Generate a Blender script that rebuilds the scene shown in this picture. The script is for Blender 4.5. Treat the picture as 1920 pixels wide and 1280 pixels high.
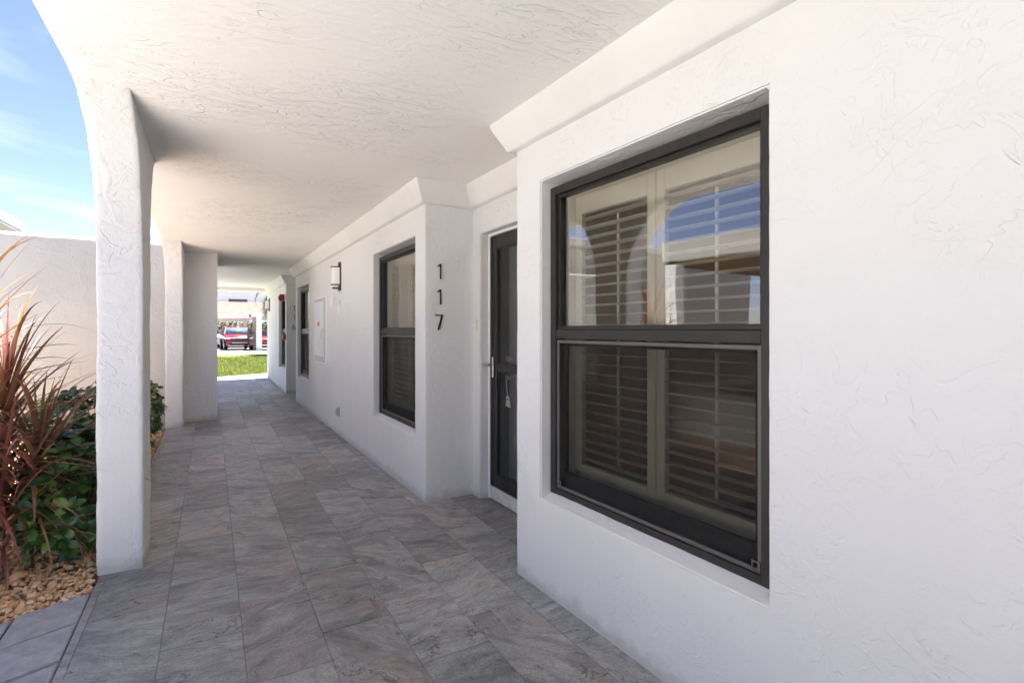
import bpy, bmesh, math, random
from mathutils import Vector, Matrix, noise
R = math.radians
random.seed(7)
scn = bpy.context.scene
for o in list(bpy.data.objects): bpy.data.objects.remove(o)

# ------------------------------------------------------------------ camera, sky, sun, exposure
YAW, CAMZ = 0.5245, 1.37
cd = bpy.data.cameras.new('camera'); cam = bpy.data.objects.new('camera', cd)
scn.collection.objects.link(cam); scn.camera = cam
cam.location = (0, 0, CAMZ); cam.rotation_euler = (R(90), 0, -YAW)
cd.sensor_width = 36; cd.lens = 976 / 1920 * 36; cd.shift_y = -22 / 1920
cd.clip_start = 0.02; cd.clip_end = 2000

SUN_AZ, SUN_EL = R(70), R(75)          # azimuth from +Y towards +X
world = bpy.data.worlds.new('World'); scn.world = world; world.use_nodes = True
wn = world.node_tree; wn.nodes.clear()
def wnode(t, **k):
    n = wn.nodes.new(t)
    for a, b in k.items(): setattr(n, a, b)
    return n
sky = wnode('ShaderNodeTexSky', sky_type='NISHITA', sun_disc=False, sun_elevation=SUN_EL, sun_rotation=SUN_AZ,
            altitude=0, air_density=0.75, dust_density=0.35, ozone_density=4.0)
hsv = wnode('ShaderNodeHueSaturation'); hsv.inputs['Saturation'].default_value = 0.35; hsv.inputs['Value'].default_value = 1.5
tcw = wnode('ShaderNodeTexCoord'); mpw = wnode('ShaderNodeMapping'); mpw.inputs['Scale'].default_value = (1.2, 2.2, 4.5)
nzw = wnode('ShaderNodeTexNoise'); nzw.inputs['Scale'].default_value = 1.7; nzw.inputs['Detail'].default_value = 9; nzw.inputs['Distortion'].default_value = 0.6
mrw = wnode('ShaderNodeMapRange'); mrw.inputs['From Min'].default_value = 0.56; mrw.inputs['From Max'].default_value = 0.9; mrw.inputs['To Max'].default_value = 0.75
mxw = wnode('ShaderNodeMix', data_type='RGBA'); bgw = wnode('ShaderNodeBackground'); ow = wnode('ShaderNodeOutputWorld')
bgw.inputs['Strength'].default_value = 0.06
L = wn.links.new
L(tcw.outputs['Generated'], mpw.inputs['Vector']); L(mpw.outputs[0], nzw.inputs['Vector']); L(nzw.outputs[0], mrw.inputs['Value'])
tnt = wnode('ShaderNodeMix', data_type='RGBA', blend_type='MULTIPLY'); tnt.inputs[0].default_value = 1; tnt.inputs[7].default_value = (1.10, 0.94, 1.0, 1)
L(sky.outputs[0], tnt.inputs[6]); L(tnt.outputs[2], hsv.inputs['Color']); L(mrw.outputs[0], mxw.inputs[0]); L(tnt.outputs[2], mxw.inputs[6]); L(hsv.outputs[0], mxw.inputs[7])
L(mxw.outputs[2], bgw.inputs['Color']); L(bgw.outputs[0], ow.inputs[0])
sl = bpy.data.lights.new('sun', 'SUN'); sun = bpy.data.objects.new('sun', sl); scn.collection.objects.link(sun)
sl.energy = 5.0; sl.angle = R(0.53); sl.color = (1, 0.965, 0.91)
sdir = Vector((math.sin(SUN_AZ) * math.cos(SUN_EL), math.cos(SUN_AZ) * math.cos(SUN_EL), math.sin(SUN_EL)))
sun.rotation_euler = sdir.to_track_quat('Z', 'Y').to_euler(); sun.location = sdir * 60
scn.view_settings.view_transform = 'Standard'; scn.view_settings.look = 'None'
scn.view_settings.gamma = 1; scn.view_settings.use_curve_mapping = False
scn.view_settings.exposure = 2.56
scn.cycles.max_bounces = 12; scn.cycles.diffuse_bounces = 6; scn.cycles.glossy_bounces = 5
scn.cycles.transparent_max_bounces = 24; scn.cycles.transmission_bounces = 6
scn.cycles.caustics_reflective = False; scn.cycles.caustics_refractive = False
scn.cycles.sample_clamp_indirect = 6
scn.cycles.use_denoising = True
scn.cycles.use_adaptive_sampling = True; scn.cycles.adaptive_threshold = 0.03

# ------------------------------------------------------------------ materials
class NT:
    def __init__(s, name):
        s.m = bpy.data.materials.new(name); s.m.use_nodes = True; s.t = s.m.node_tree; s.t.nodes.clear()
        s.out = s.n('ShaderNodeOutputMaterial')
    def n(s, t, **k):
        x = s.t.nodes.new(t)
        for a, b in k.items():
            if a[0] == '_': x.inputs[a[1:].replace('_', ' ')].default_value = b
            else: setattr(x, a, b)
        return x
    def l(s, a, b): s.t.links.new(a, b)
    def math(s, op, a, b=None, clamp=False):
        x = s.n('ShaderNodeMath', operation=op, use_clamp=clamp)
        for i, v in enumerate((a, b)):
            if v is None: continue
            if isinstance(v, (int, float)): x.inputs[i].default_value = v
            else: s.l(v, x.inputs[i])
        return x.outputs[0]
    def noise(s, vec, scale, detail=3, rough=0.5, dist=0.0):
        x = s.n('ShaderNodeTexNoise', _Scale=scale, _Detail=detail, _Roughness=rough, _Distortion=dist)
        if vec is not None: s.l(vec, x.inputs['Vector'])
        return x.outputs[0]
    def step(s, v, a, b, lo=0.0, hi=1.0, smooth=True):
        x = s.n('ShaderNodeMapRange', interpolation_type='SMOOTHSTEP' if smooth else 'LINEAR')
        for k, w in (('From Min', a), ('From Max', b), ('To Min', lo), ('To Max', hi)): x.inputs[k].default_value = w
        s.l(v, x.inputs['Value']); return x.outputs[0]
    def mix(s, f, a, b, blend='MIX'):
        x = s.n('ShaderNodeMix', data_type='RGBA', blend_type=blend)
        for i, v in ((0, f), (6, a), (7, b)):
            if isinstance(v, (int, float)): x.inputs[i].default_value = v
            elif isinstance(v, tuple): x.inputs[i].default_value = (*v, 1)
            else: s.l(v, x.inputs[i])
        return x.outputs[2]
    def ramp(s, v, stops, interp='LINEAR'):
        x = s.n('ShaderNodeValToRGB'); cr = x.color_ramp; cr.interpolation = interp
        while len(cr.elements) < len(stops): cr.elements.new(0.5)
        for e, (p, c) in zip(cr.elements, stops): e.position = p; e.color = (*c, 1)
        s.l(v, x.inputs[0]); return x.outputs[0]
    def mapping(s, vec, scale=(1, 1, 1), rot=(0, 0, 0), loc=(0, 0, 0)):
        x = s.n('ShaderNodeMapping'); x.inputs['Scale'].default_value = scale; x.inputs['Rotation'].default_value = rot
        x.inputs['Location'].default_value = loc; s.l(vec, x.inputs['Vector']); return x.outputs[0]
    def bump(s, h, dist, strength=1.0, normal=None):
        x = s.n('ShaderNodeBump', _Distance=dist, _Strength=strength); s.l(h, x.inputs['Height'])
        if normal is not None: s.l(normal, x.inputs['Normal'])
        return x.outputs[0]
    def bsdf(s, color, rough=0.8, spec=0.5, metal=0.0, normal=None, **k):
        x = s.n('ShaderNodeBsdfPrincipled', _Metallic=metal)
        x.inputs['Specular IOR Level'].default_value = spec
        for nm, v in (('Base Color', color), ('Roughness', rough)):
            if isinstance(v, tuple): x.inputs[nm].default_value = (*v, 1)
            elif isinstance(v, (int, float)): x.inputs[nm].default_value = v
            else: s.l(v, x.inputs[nm])
        for a, b in k.items(): x.inputs[a.replace('_', ' ')].default_value = b
        if normal is not None: s.l(normal, x.inputs['Normal'])
        return x.outputs[0]
    def done(s, sh): s.l(sh, s.out.inputs[0]); return s.m
    @property
    def pos(s): return s.n('ShaderNodeNewGeometry').outputs['Position']
    @property
    def obj(s): return s.n('ShaderNodeTexCoord').outputs['Object']
    @property
    def rnd(s): return s.n('ShaderNodeObjectInfo').outputs['Random']

def plain(name, color, rough=0.6, spec=0.5, metal=0.0, var=0.0, vs=20, bump=0.0, **k):
    t = NT(name); c = color; nrm = None
    if var:
        nz = t.noise(t.obj, vs, 4)
        c = t.mix(t.step(nz, 0.3, 0.7), tuple(x * (1 - var) for x in color), tuple(min(1, x * (1 + var)) for x in color))
        if bump: nrm = t.bump(nz, bump)
    return t.done(t.bsdf(c, rough, spec, metal, nrm, **k))

def stucco(name, color, amp=1.0, dirt=0.05, seed=0.0):
    """trowelled stucco: flat plaster lips with curling edges over a fine sandy skin"""
    t = NT(name); p = t.mapping(t.pos, loc=(seed, seed * 1.7, seed * 0.6))
    n1 = t.noise(p, 1.7, 3, 0.55, 0.8); n2 = t.noise(p, 4.2, 3, 0.6, 1.0)
    m1 = t.step(t.noise(p, 1.9, 1), 0.36, 0.66, 0.22, 1.0); n3 = t.noise(p, 9.5, 3, 0.65, 0.9); m3 = t.step(t.noise(t.mapping(p, loc=(4, 1, 7)), 2.6, 1), 0.42, 0.62)
    lip1 = t.step(n1, 0.478, 0.500); lip2 = t.step(n2, 0.50, 0.525)
    h = t.math('MULTIPLY', t.math('ADD', t.math('MULTIPLY', lip1, 0.55), t.math('MULTIPLY', lip2, 0.5)), m1)
    h = t.math('ADD', h, t.math('MULTIPLY', t.math('MULTIPLY', t.step(n3, 0.50, 0.55), m3), 0.32))
    h = t.math('ADD', h, t.math('MULTIPLY', t.noise(p, 24, 4, 0.7), 0.85))
    h = t.math('ADD', h, t.math('MULTIPLY', t.noise(p, 110, 1, 0.6), 0.10))
    nrm = t.bump(h, 0.0037 * amp)
    col = t.mix(t.step(t.noise(p, 0.9, 2, 0.6), 0.35, 0.7), color, tuple(c * (1 - dirt) for c in color))
    sx = t.n('ShaderNodeSeparateXYZ'); t.l(t.pos, sx.inputs[0])
    splash = t.step(t.math('ADD', sx.outputs[2], t.math('MULTIPLY', t.noise(p, 9, 4, 0.7), -0.16)), -0.07, 0.01, 1.0, 0.0)
    col = t.mix(t.math('MULTIPLY', splash, 0.5), col, (0.42, 0.38, 0.32))
    return t.done(t.bsdf(col, 0.82, 0.25, 0, nrm))

def ceiling_mat():
    t = NT('ceiling_stucco'); p = t.mapping(t.pos, scale=(1.0, 3.6, 1)); q = t.pos
    n1 = t.noise(p, 2.4, 3, 0.6, 1.0); n2 = t.noise(p, 6.5, 3, 0.62, 1.1)
    m = t.step(t.noise(q, 0.75, 3), 0.42, 0.66)
    h = t.math('ADD', t.math('MULTIPLY', t.step(n1, 0.485, 0.505), t.math('ADD', m, 0.12)), t.math('MULTIPLY', t.step(n2, 0.51, 0.535), t.math('MULTIPLY', m, 0.9)))
    h = t.math('ADD', h, t.math('MULTIPLY', t.noise(p, 22, 2, 0.6), 0.4))
    nrm = t.bump(h, 0.0030)
    pits = t.step(t.noise(q, 55, 2, 0.5), 0.74, 0.78)
    col = t.mix(t.math('MULTIPLY', pits, t.step(t.noise(q, 1.3, 2), 0.5, 0.65)), (0.87, 0.845, 0.815), (0.45, 0.35, 0.27))
    return t.done(t.bsdf(col, 0.85, 0.2, 0, nrm))

def tile_mat():
    t = NT('slate_tile'); r = t.rnd
    cmb = t.n('ShaderNodeCombineXYZ')
    t.l(t.math('MULTIPLY', r, 91.7), cmb.inputs[0]); t.l(t.math('MULTIPLY', r, 47.3), cmb.inputs[1]); t.l(t.math('MULTIPLY', r, 23.9), cmb.inputs[2])
    rot = t.n('ShaderNodeVectorRotate', rotation_type='Z_AXIS'); t.l(t.obj, rot.inputs['Vector'])
    t.l(t.math('MULTIPLY', t.math('SUBTRACT', t.math('FRACT', t.math('MULTIPLY', r, 17.0)), 0.35), 1.7), rot.inputs['Angle'])
    add = t.n('ShaderNodeVectorMath', operation='ADD'); t.l(rot.outputs[0], add.inputs[0]); t.l(cmb.outputs[0], add.inputs[1])
    p = add.outputs[0]; pst = t.mapping(p, scale=(1.0, 2.6, 1))
    warp = t.n('ShaderNodeVectorMath', operation='MULTIPLY_ADD'); wnz = t.n('ShaderNodeTexNoise', _Scale=3.2, _Detail=2.0); t.l(p, wnz.inputs['Vector'])
    t.l(wnz.outputs['Color'], warp.inputs[0]); warp.inputs[1].default_value = (0.30, 0.55, 0.2); t.l(pst, warp.inputs[2]); pw = warp.outputs[0]
    big = t.noise(pw, 2.0, 4, 0.6, 0.4); mid = t.noise(pw, 8.5, 7, 0.78, 0.4); fine = t.noise(p, 85, 4, 0.8); gr = t.noise(p, 330, 1, 0.7)
    base = t.ramp(big, [(0.26, (0.122, 0.124, 0.122)), (0.42, (0.230, 0.231, 0.226)), (0.53, (0.298, 0.298, 0.290)), (0.60, (0.248, 0.249, 0.244)), (0.74, (0.42, 0.418, 0.405))])
    warm = t.mix(t.step(t.noise(p, 2.6, 3, 0.6, 0.5), 0.50, 0.70), base, t.mix(1.0, base, (1.06, 0.95, 0.90), 'MULTIPLY'))
    r2 = t.math('FRACT', t.math('MULTIPLY', r, 7.31))
    tint = t.ramp(r2, [(0.0, (0.90, 0.94, 0.98)), (0.25, (1.02, 1.0, 0.97)), (0.5, (1.03, 0.97, 0.95)), (0.75, (1.0, 0.985, 0.94)), (1.0, (0.96, 0.98, 0.96))])
    val = t.math('ADD', t.math('MULTIPLY', t.math('FRACT', t.math('MULTIPLY', r, 31.7)), 0.44), 0.84)
    c = t.mix(1.0, warm, tint, 'MULTIPLY')
    vv = t.n('ShaderNodeCombineXYZ')
    for i in range(3): t.l(val, vv.inputs[i])
    c = t.mix(1.0, c, vv.outputs[0], 'MULTIPLY')
    c = t.mix(t.step(mid, 0.42, 0.70, 0.0, 0.75), c, t.mix(1.0, c, (1.5, 1.48, 1.44), 'MULTIPLY'))
    c = t.mix(t.step(mid, 0.46, 0.32, 0.0, 0.85), c, t.mix(1.0, c, (0.60, 0.59, 0.58), 'MULTIPLY'))
    # dark cleft bands running across the slabs
    pb = t.mapping(p, scale=(1.0, 7.5, 1), rot=(0, 0, 0.55)); wb = t.n('ShaderNodeVectorMath', operation='MULTIPLY_ADD'); t.l(wnz.outputs['Color'], wb.inputs[0]); wb.inputs[1].default_value = (0.2, 0.8, 0.1); t.l(pb, wb.inputs[2])
    band = t.math('MULTIPLY', t.step(t.noise(wb.outputs[0], 1.9, 5, 0.7), 0.575, 0.64), t.step(t.noise(p, 1.7, 1), 0.44, 0.58))
    c = t.mix(t.math('MULTIPLY', band, 0.6), c, t.mix(1.0, c, (0.42, 0.42, 0.42), 'MULTIPLY'))
    lite = t.math('MULTIPLY', t.step(t.noise(wb.outputs[0], 2.7, 6, 0.75), 0.585, 0.66), t.step(t.noise(p, 2.3, 1), 0.5, 0.6))
    c = t.mix(t.math('MULTIPLY', lite, 0.5), c, (0.52, 0.50, 0.46))
    # fissures of the slate print
    ck = t.math('ABSOLUTE', t.math('SUBTRACT', t.noise(pw, 2.6, 4, 0.62, 0.7), 0.5))
    crack = t.math('MULTIPLY', t.step(ck, 0.0, 0.012, 1.0, 0.0), t.step(t.noise(p, 3.6, 1), 0.46, 0.56))
    c = t.mix(t.math('MULTIPLY', crack, 0.75), c, (0.075, 0.07, 0.066))
    c = t.mix(t.step(fine, 0.40, 0.66, 0.0, 0.8), c, t.mix(1.0, c, (1.45, 1.43, 1.40), 'MULTIPLY'))
    c = t.mix(t.step(gr, 0.40, 0.66, 0.0, 0.65), c, t.mix(1.0, c, (0.60, 0.60, 0.60), 'MULTIPLY'))
    h = t.math('ADD', t.math('MULTIPLY', mid, 0.8), t.math('MULTIPLY', fine, 0.3)); h = t.math('SUBTRACT', h, t.math('MULTIPLY', crack, 0.5))
    rough = t.step(fine, 0.3, 0.75, 0.42, 0.62)
    return t.done(t.bsdf(c, rough, 0.42, 0, t.bump(h, 0.0022)))

def glass_mat(name, tint, refl, base=0.05):
    t = NT(name); lw = t.n('ShaderNodeLayerWeight', _Blend=0.5)
    f = t.math('ADD', t.math('MULTIPLY', t.math('POWER', lw.outputs['Facing'], 3.0), refl), base, True)
    tr = t.n('ShaderNodeBsdfTransparent'); tr.inputs[0].default_value = (*tint, 1)
    wob = t.bump(t.noise(t.pos, 2.2, 1), 0.0011)
    gl = t.n('ShaderNodeBsdfGlossy', _Roughness=0.0); t.l(wob, gl.inputs['Normal'])
    mx = t.n('ShaderNodeMixShader'); t.l(f, mx.inputs[0]); t.l(tr.outputs[0], mx.inputs[1]); t.l(gl.outputs[0], mx.inputs[2])
    return t.done(mx.outputs[0])

def screen_mat():
    t = NT('insect_screen'); tr = t.n('ShaderNodeBsdfTransparent'); tr.inputs[0].default_value = (0.86, 0.86, 0.85, 1)
    mx = t.n('ShaderNodeMixShader'); mx.inputs[0].default_value = 0.20
    t.l(tr.outputs[0], mx.inputs[1]); t.l(t.bsdf((0.035, 0.034, 0.032), 0.6, 0.3), mx.inputs[2])
    return t.done(mx.outputs[0])

def leaf_mat(name, stops, rough=0.4, trans=0.3, along=False):
    t = NT(name); r = t.rnd
    if along == 'island': r = t.n('ShaderNodeNewGeometry').outputs['Random Per Island']
    c = t.ramp(r, stops)
    c = t.mix(t.step(t.noise(t.mapping(t.obj, scale=(1, 1, 1)), 30, 3), 0.3, 0.7, 0, 0.5), c, t.mix(1.0, c, (0.6, 0.62, 0.6), 'MULTIPLY'))
    tl = t.n('ShaderNodeBsdfTranslucent'); t.l(c, tl.inputs[0])
    mx = t.n('ShaderNodeMixShader'); mx.inputs[0].default_value = trans
    t.l(t.bsdf(c, rough, 0.5), mx.inputs[1]); t.l(tl.outputs[0], mx.inputs[2])
    return t.done(mx.outputs[0])

M = {}
M['stucco'] = stucco('white_stucco', (0.735, 0.727, 0.712))
M['pillar'] = stucco('pillar_stucco', (0.74, 0.735, 0.722), 1.25, 0.05, 4.0)
M['ceiling'] = ceiling_mat()
M['crown'] = plain('crown_paint', (0.74, 0.725, 0.70), 0.75, 0.25, var=0.03, vs=4, bump=0.004)
M['beige'] = stucco('beige_stucco', (0.51, 0.495, 0.455), 1.15, 0.10, 9.0)
M['tile'] = tile_mat()
M['grout'] = plain('grout', (0.24, 0.23, 0.22), 0.9, 0.2, var=0.2, vs=40)
M['bronze'] = plain('bronze_aluminium', (0.026, 0.023, 0.021), 0.45, 0.35, var=0.12, vs=9)
M['screen_frame'] = plain('screen_frame_metal', (0.10, 0.094, 0.086), 0.4, 0.5)
M['glass'] = glass_mat('window_glass', (0.93, 0.925, 0.885), 0.5, 0.13)
M['glass_low'] = glass_mat('screened_glass', (0.92, 0.915, 0.89), 0.4, 0.02)
M['screen'] = screen_mat()
M['shutter'] = plain('shutter_paint', (0.56, 0.52, 0.44), 0.45, 0.4, var=0.03, vs=6)
M['room'] = plain('room_wall', (0.36, 0.25, 0.15), 0.9, 0.1)
M['roomfloor'] = plain('room_floor', (0.22, 0.15, 0.10), 0.7, 0.2)
M['black'] = plain('black_metal', (0.012, 0.012, 0.012), 0.38, 0.5)
M['opal'] = plain('opal_glass', (0.86, 0.86, 0.84), 0.25, 0.5)
M['steel'] = plain('brushed_nickel', (0.50, 0.48, 0.44), 0.34, 0.5, 1.0)
M['alu'] = plain('threshold_aluminium', (0.60, 0.59, 0.56), 0.5, 0.4, var=0.1, vs=14)
M['whitetrim'] = plain('white_trim', (0.82, 0.82, 0.81), 0.5, 0.3)
M['door'] = plain('entry_door_paint', (0.20, 0.225, 0.25), 0.45, 0.4, var=0.08, vs=5)
M['cabinet'] = plain('cabinet_steel', (0.62, 0.63, 0.66), 0.5, 0.4, var=0.04, vs=3)
M['cabframe'] = plain('cabinet_frame', (0.42, 0.42, 0.41), 0.5, 0.4)
M['sticker'] = plain('red_sticker', (0.72, 0.22, 0.16), 0.6)
M['red'] = plain('alarm_red', (0.34, 0.014, 0.012), 0.35, 0.5)
M['ivory'] = plain('ivory_plastic', (0.72, 0.66, 0.45), 0.4)
M['grey'] = plain('grey_plastic', (0.38, 0.38, 0.37), 0.5)
M['soffit'] = plain('shade_dark_soffit', (0.10, 0.065, 0.04), 0.8, 0.2, var=0.2, vs=6)  # dark brown stands in for the deep shade under the parking roof
M['tag'] = plain('key_tag', (0.72, 0.74, 0.72), 0.4)
M['paver'] = None
t = NT('concrete_paver'); r = t.rnd
nz = t.noise(t.obj, 14, 6, 0.65); fl = t.step(t.noise(t.mapping(t.pos, scale=(1, 1.5, 1)), 38, 3, 0.6), 0.66, 0.72)
c = t.mix(t.step(nz, 0.3, 0.7), (0.32, 0.315, 0.31), (0.46, 0.45, 0.44)); c = t.mix(t.math('MULTIPLY', fl, t.step(t.noise(t.pos, 5, 2), 0.45, 0.6)), c, (0.66, 0.65, 0.63))
M['paver'] = t.done(t.bsdf(c, 0.8, 0.3, 0, t.bump(t.noise(t.pos, 90, 4), 0.003)))
t = NT('river_pebbles'); isl = t.n('ShaderNodeNewGeometry').outputs['Random Per Island']
c = t.ramp(isl, [(0.0, (0.62, 0.33, 0.15)), (0.2, (0.82, 0.52, 0.26)), (0.45, (0.88, 0.64, 0.37)), (0.7, (0.84, 0.53, 0.28)), (0.85, (0.90, 0.74, 0.52)), (1.0, (0.74, 0.38, 0.20))])
c = t.mix(t.step(t.noise(t.pos, 60, 4), 0.35, 0.7, 0, 0.5), c, t.mix(1.0, c, (0.8, 0.74, 0.68), 'MULTIPLY'))
M['pebble'] = t.done(t.bsdf(c, 0.7, 0.35, 0, t.bump(t.noise(t.pos, 120, 3), 0.002)))
M['soil'] = plain('planter_soil', (0.42, 0.27, 0.16), 0.95, 0.1, var=0.5, vs=40, bump=0.01)
t = NT('lawn_grass'); p = t.pos
c = t.mix(t.step(t.noise(p, 0.5, 5, 0.6), 0.35, 0.7), (0.11, 0.145, 0.022), (0.185, 0.185, 0.042)); c = t.mix(t.step(t.noise(p, 30, 4, 0.7), 0.35, 0.65), c, t.mix(1.0, c, (0.62, 0.7, 0.6), 'MULTIPLY'))
M['lawn'] = t.done(t.bsdf(c, 0.9, 0.1, 0, t.bump(t.noise(p, 40, 4), 0.03)))
M['blade'] = leaf_mat('grass_blade', [(0, (0.10, 0.145, 0.02)), (0.5, (0.15, 0.185, 0.032)), (1, (0.22, 0.205, 0.055))], 0.6, 0.35, 'island')
M['concrete'] = plain('concrete', (0.56, 0.55, 0.53), 0.85, 0.2, var=0.08, vs=3, bump=0.004)
M['asphalt'] = plain('driveway_asphalt', (0.26, 0.25, 0.245), 0.9, 0.2, var=0.1, vs=3)
M['white'] = plain('white_paint', (0.82, 0.82, 0.81), 0.6, 0.3, var=0.03, vs=1)
M['roof'] = plain('roof_shingle', (0.14, 0.10, 0.085), 0.9, 0.1, var=0.2, vs=3)
M['roofgrey'] = plain('roof_membrane', (0.45, 0.45, 0.44), 0.9, 0.1)
M['eave'] = plain('eave_grey', (0.33, 0.33, 0.32), 0.7)
M['winfar'] = plain('far_window_glass', (0.06, 0.07, 0.08), 0.15, 0.6)
M['tancol'] = plain('tan_paint', (0.50, 0.44, 0.36), 0.7, 0.3, var=0.05, vs=2)
M['bark'] = plain('plant_cane', (0.30, 0.22, 0.16), 0.9, 0.2, var=0.35, vs=60, bump=0.004)
M['trunk'] = plain('palm_trunk', (0.24, 0.21, 0.18), 0.9, 0.2, var=0.3, vs=14, bump=0.01)
M['cordy'] = leaf_mat('cordyline_leaf', [(0, (0.17, 0.050, 0.042)), (0.2, (0.30, 0.105, 0.080)), (0.38, (0.24, 0.110, 0.060)), (0.52, (0.19, 0.145, 0.050)), (0.66, (0.46, 0.24, 0.17)), (0.8, (0.29, 0.165, 0.070)), (0.92, (0.55, 0.31, 0.10)), (1, (0.14, 0.155, 0.05))], 0.42, 0.3)
M['shrub'] = leaf_mat('shrub_leaf', [(0, (0.022, 0.060, 0.016)), (0.45, (0.042, 0.105, 0.026)), (0.8, (0.07, 0.155, 0.032)), (0.95, (0.13, 0.23, 0.04)), (1, (0.20, 0.33, 0.05))], 0.28, 0.18, 'island')
M['shrub1'] = leaf_mat('shrub_leaf_single', [(0, (0.030, 0.080, 0.020)), (0.5, (0.050, 0.125, 0.028)), (0.85, (0.085, 0.18, 0.034)), (1, (0.20, 0.33, 0.05))], 0.26, 0.18)
M['hedge'] = leaf_mat('hedge_leaf', [(0, (0.05, 0.06, 0.016)), (0.6, (0.09, 0.10, 0.022)), (1, (0.20, 0.15, 0.035))], 0.6, 0.25, 'island')
M['palm'] = leaf_mat('palm_leaf', [(0, (0.06, 0.10, 0.022)), (0.6, (0.11, 0.15, 0.03)), (1, (0.30, 0.27, 0.06))], 0.45, 0.3, 'island')
M['carred'] = plain('red_car_paint', (0.19, 0.010, 0.015), 0.22, 0.6, Coat_Weight=0.8)
M['carbright'] = plain('bright_red_car_paint', (0.55, 0.03, 0.03), 0.22, 0.6, Coat_Weight=0.8)
M['carwhite'] = plain('white_car_paint', (0.72, 0.72, 0.73), 0.25, 0.6, Coat_Weight=0.8)
M['carglass'] = plain('car_glass', (0.10, 0.15, 0.20), 0.08, 0.8)
M['tyre'] = plain('tyre_rubber', (0.012, 0.012, 0.012), 0.8, 0.2)
M['rim'] = plain('alloy_rim', (0.5, 0.5, 0.5), 0.3, 0.5, 0.9)
M['lens'] = plain('lamp_lens', (0.75, 0.76, 0.78), 0.1, 0.8)

# ------------------------------------------------------------------ helpers
col = scn.collection
def put(o, parent=None):
    col.objects.link(o)
    if parent: o.parent = parent
    return o
def tag(o, label=None, cat=None, group=None, kind=None):
    for k, v in (('label', label), ('category', cat), ('group', group), ('kind', kind)):
        if v: o[k] = v
    return o
def empty(name, mat=None, parent=None):
    o = bpy.data.objects.new(name, None); o.empty_display_size = 0.1
    if mat is not None: o.matrix_world = mat
    return put(o, parent)
def mesh_obj(name, bm, mat, parent=None, smooth=False, mw=None):
    me = bpy.data.meshes.new(name); bmesh.ops.recalc_face_normals(bm, faces=bm.faces[:]); bm.to_mesh(me); bm.free()
    me.materials.append(M[mat])
    if smooth: me.shade_smooth()
    o = bpy.data.objects.new(name, me)
    if mw is not None: o.matrix_world = mw
    return put(o, parent)
def data_obj(name, vs, fs, mat, parent=None, smooth=False):
    me = bpy.data.meshes.new(name); me.from_pydata(vs, [], fs); me.update(); me.materials.append(M[mat])
    if smooth: me.shade_smooth()
    return put(bpy.data.objects.new(name, me), parent)
def box(bm, x0, x1, y0, y1, z0, z1, bev=0.0, seg=1):
    vs = [bm.verts.new((x, y, z)) for x in (x0, x1) for y in (y0, y1) for z in (z0, z1)]
    fs = [bm.faces.new([vs[i] for i in q]) for q in ((0, 1, 3, 2), (4, 6, 7, 5), (0, 4, 5, 1), (2, 3, 7, 6), (0, 2, 6, 4), (1, 5, 7, 3))]
    if bev:
        es = list({e for f in fs for e in f.edges})
        bmesh.ops.bevel(bm, geom=es, offset=bev, segments=seg, affect='EDGES', clamp_overlap=True)
def bobj(name, boxes, mat, parent=None, bev=0.0, seg=1, mw=None):
    bm = bmesh.new()
    for b in boxes: box(bm, *b, bev, seg)
    return mesh_obj(name, bm, mat, parent, False, mw)
def tube(bm, pts, rads, n=8, cap=True):
    rings = []
    for i, p in enumerate(pts):
        p = Vector(p); a = Vector(pts[max(0, i - 1)]); b = Vector(pts[min(len(pts) - 1, i + 1)])
        d = (b - a).normalized(); x = d.orthogonal().normalized() if i == 0 else (px - d * px.dot(d)).normalized(); px = x
        y = d.cross(x); r = rads[i] if isinstance(rads, (list, tuple)) else rads
        rings.append([bm.verts.new(p + (x * math.cos(k * 2 * math.pi / n) + y * math.sin(k * 2 * math.pi / n)) * r) for k in range(n)])
    for a, b in zip(rings, rings[1:]):
        for k in range(n): bm.faces.new((a[k], a[(k + 1) % n], b[(k + 1) % n], b[k]))
    if cap: bm.faces.new(rings[0][::-1]); bm.faces.new(rings[-1])
def prism(bm, poly, y0, y1):
    """poly of (x, z) extruded along y"""
    a = [bm.verts.new((x, y0, z)) for x, z in poly]; b = [bm.verts.new((x, y1, z)) for x, z in poly]
    bm.faces.new(a); bm.faces.new(b[::-1]); n = len(poly)
    for i in range(n): bm.faces.new((a[i], b[i], b[(i + 1) % n], a[(i + 1) % n]))
def frame(O, u):
    """local x along the wall, local y out of the wall towards the walkway, z up"""
    u = Vector((u[0], u[1], 0)).normalized(); n = Vector((-u.y, u.x, 0))
    return Matrix(((u.x, n.x, 0, O[0]), (u.y, n.y, 0, O[1]), (0, 0, 1, 0), (0, 0, 0, 1)))
def T(x, y, z): return Matrix.Translation((x, y, z))
def copy_tree(o, parent=None):
    c = o.copy(); col.objects.link(c); c.parent = parent
    for ch in list(o.children): copy_tree(ch, c)
    return c
def nz3(p, s): return noise.noise(Vector(p) * s)
def rough_disp(co, amp):
    """uneven plaster: slow waves, curling lips and small lumps"""
    v = nz3(co, 1.9) * 0.9 + nz3(co, 7.0) * 0.55 + nz3(co + Vector((7, 3, 1)), 19.0) * 0.35
    lip = nz3(co + Vector((3.3, 8.1, 2.2)), 4.2) + 0.5 * nz3(co, 13.0)
    v += max(-1, min(1, lip * 9)) * 0.30
    return v * amp

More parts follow.
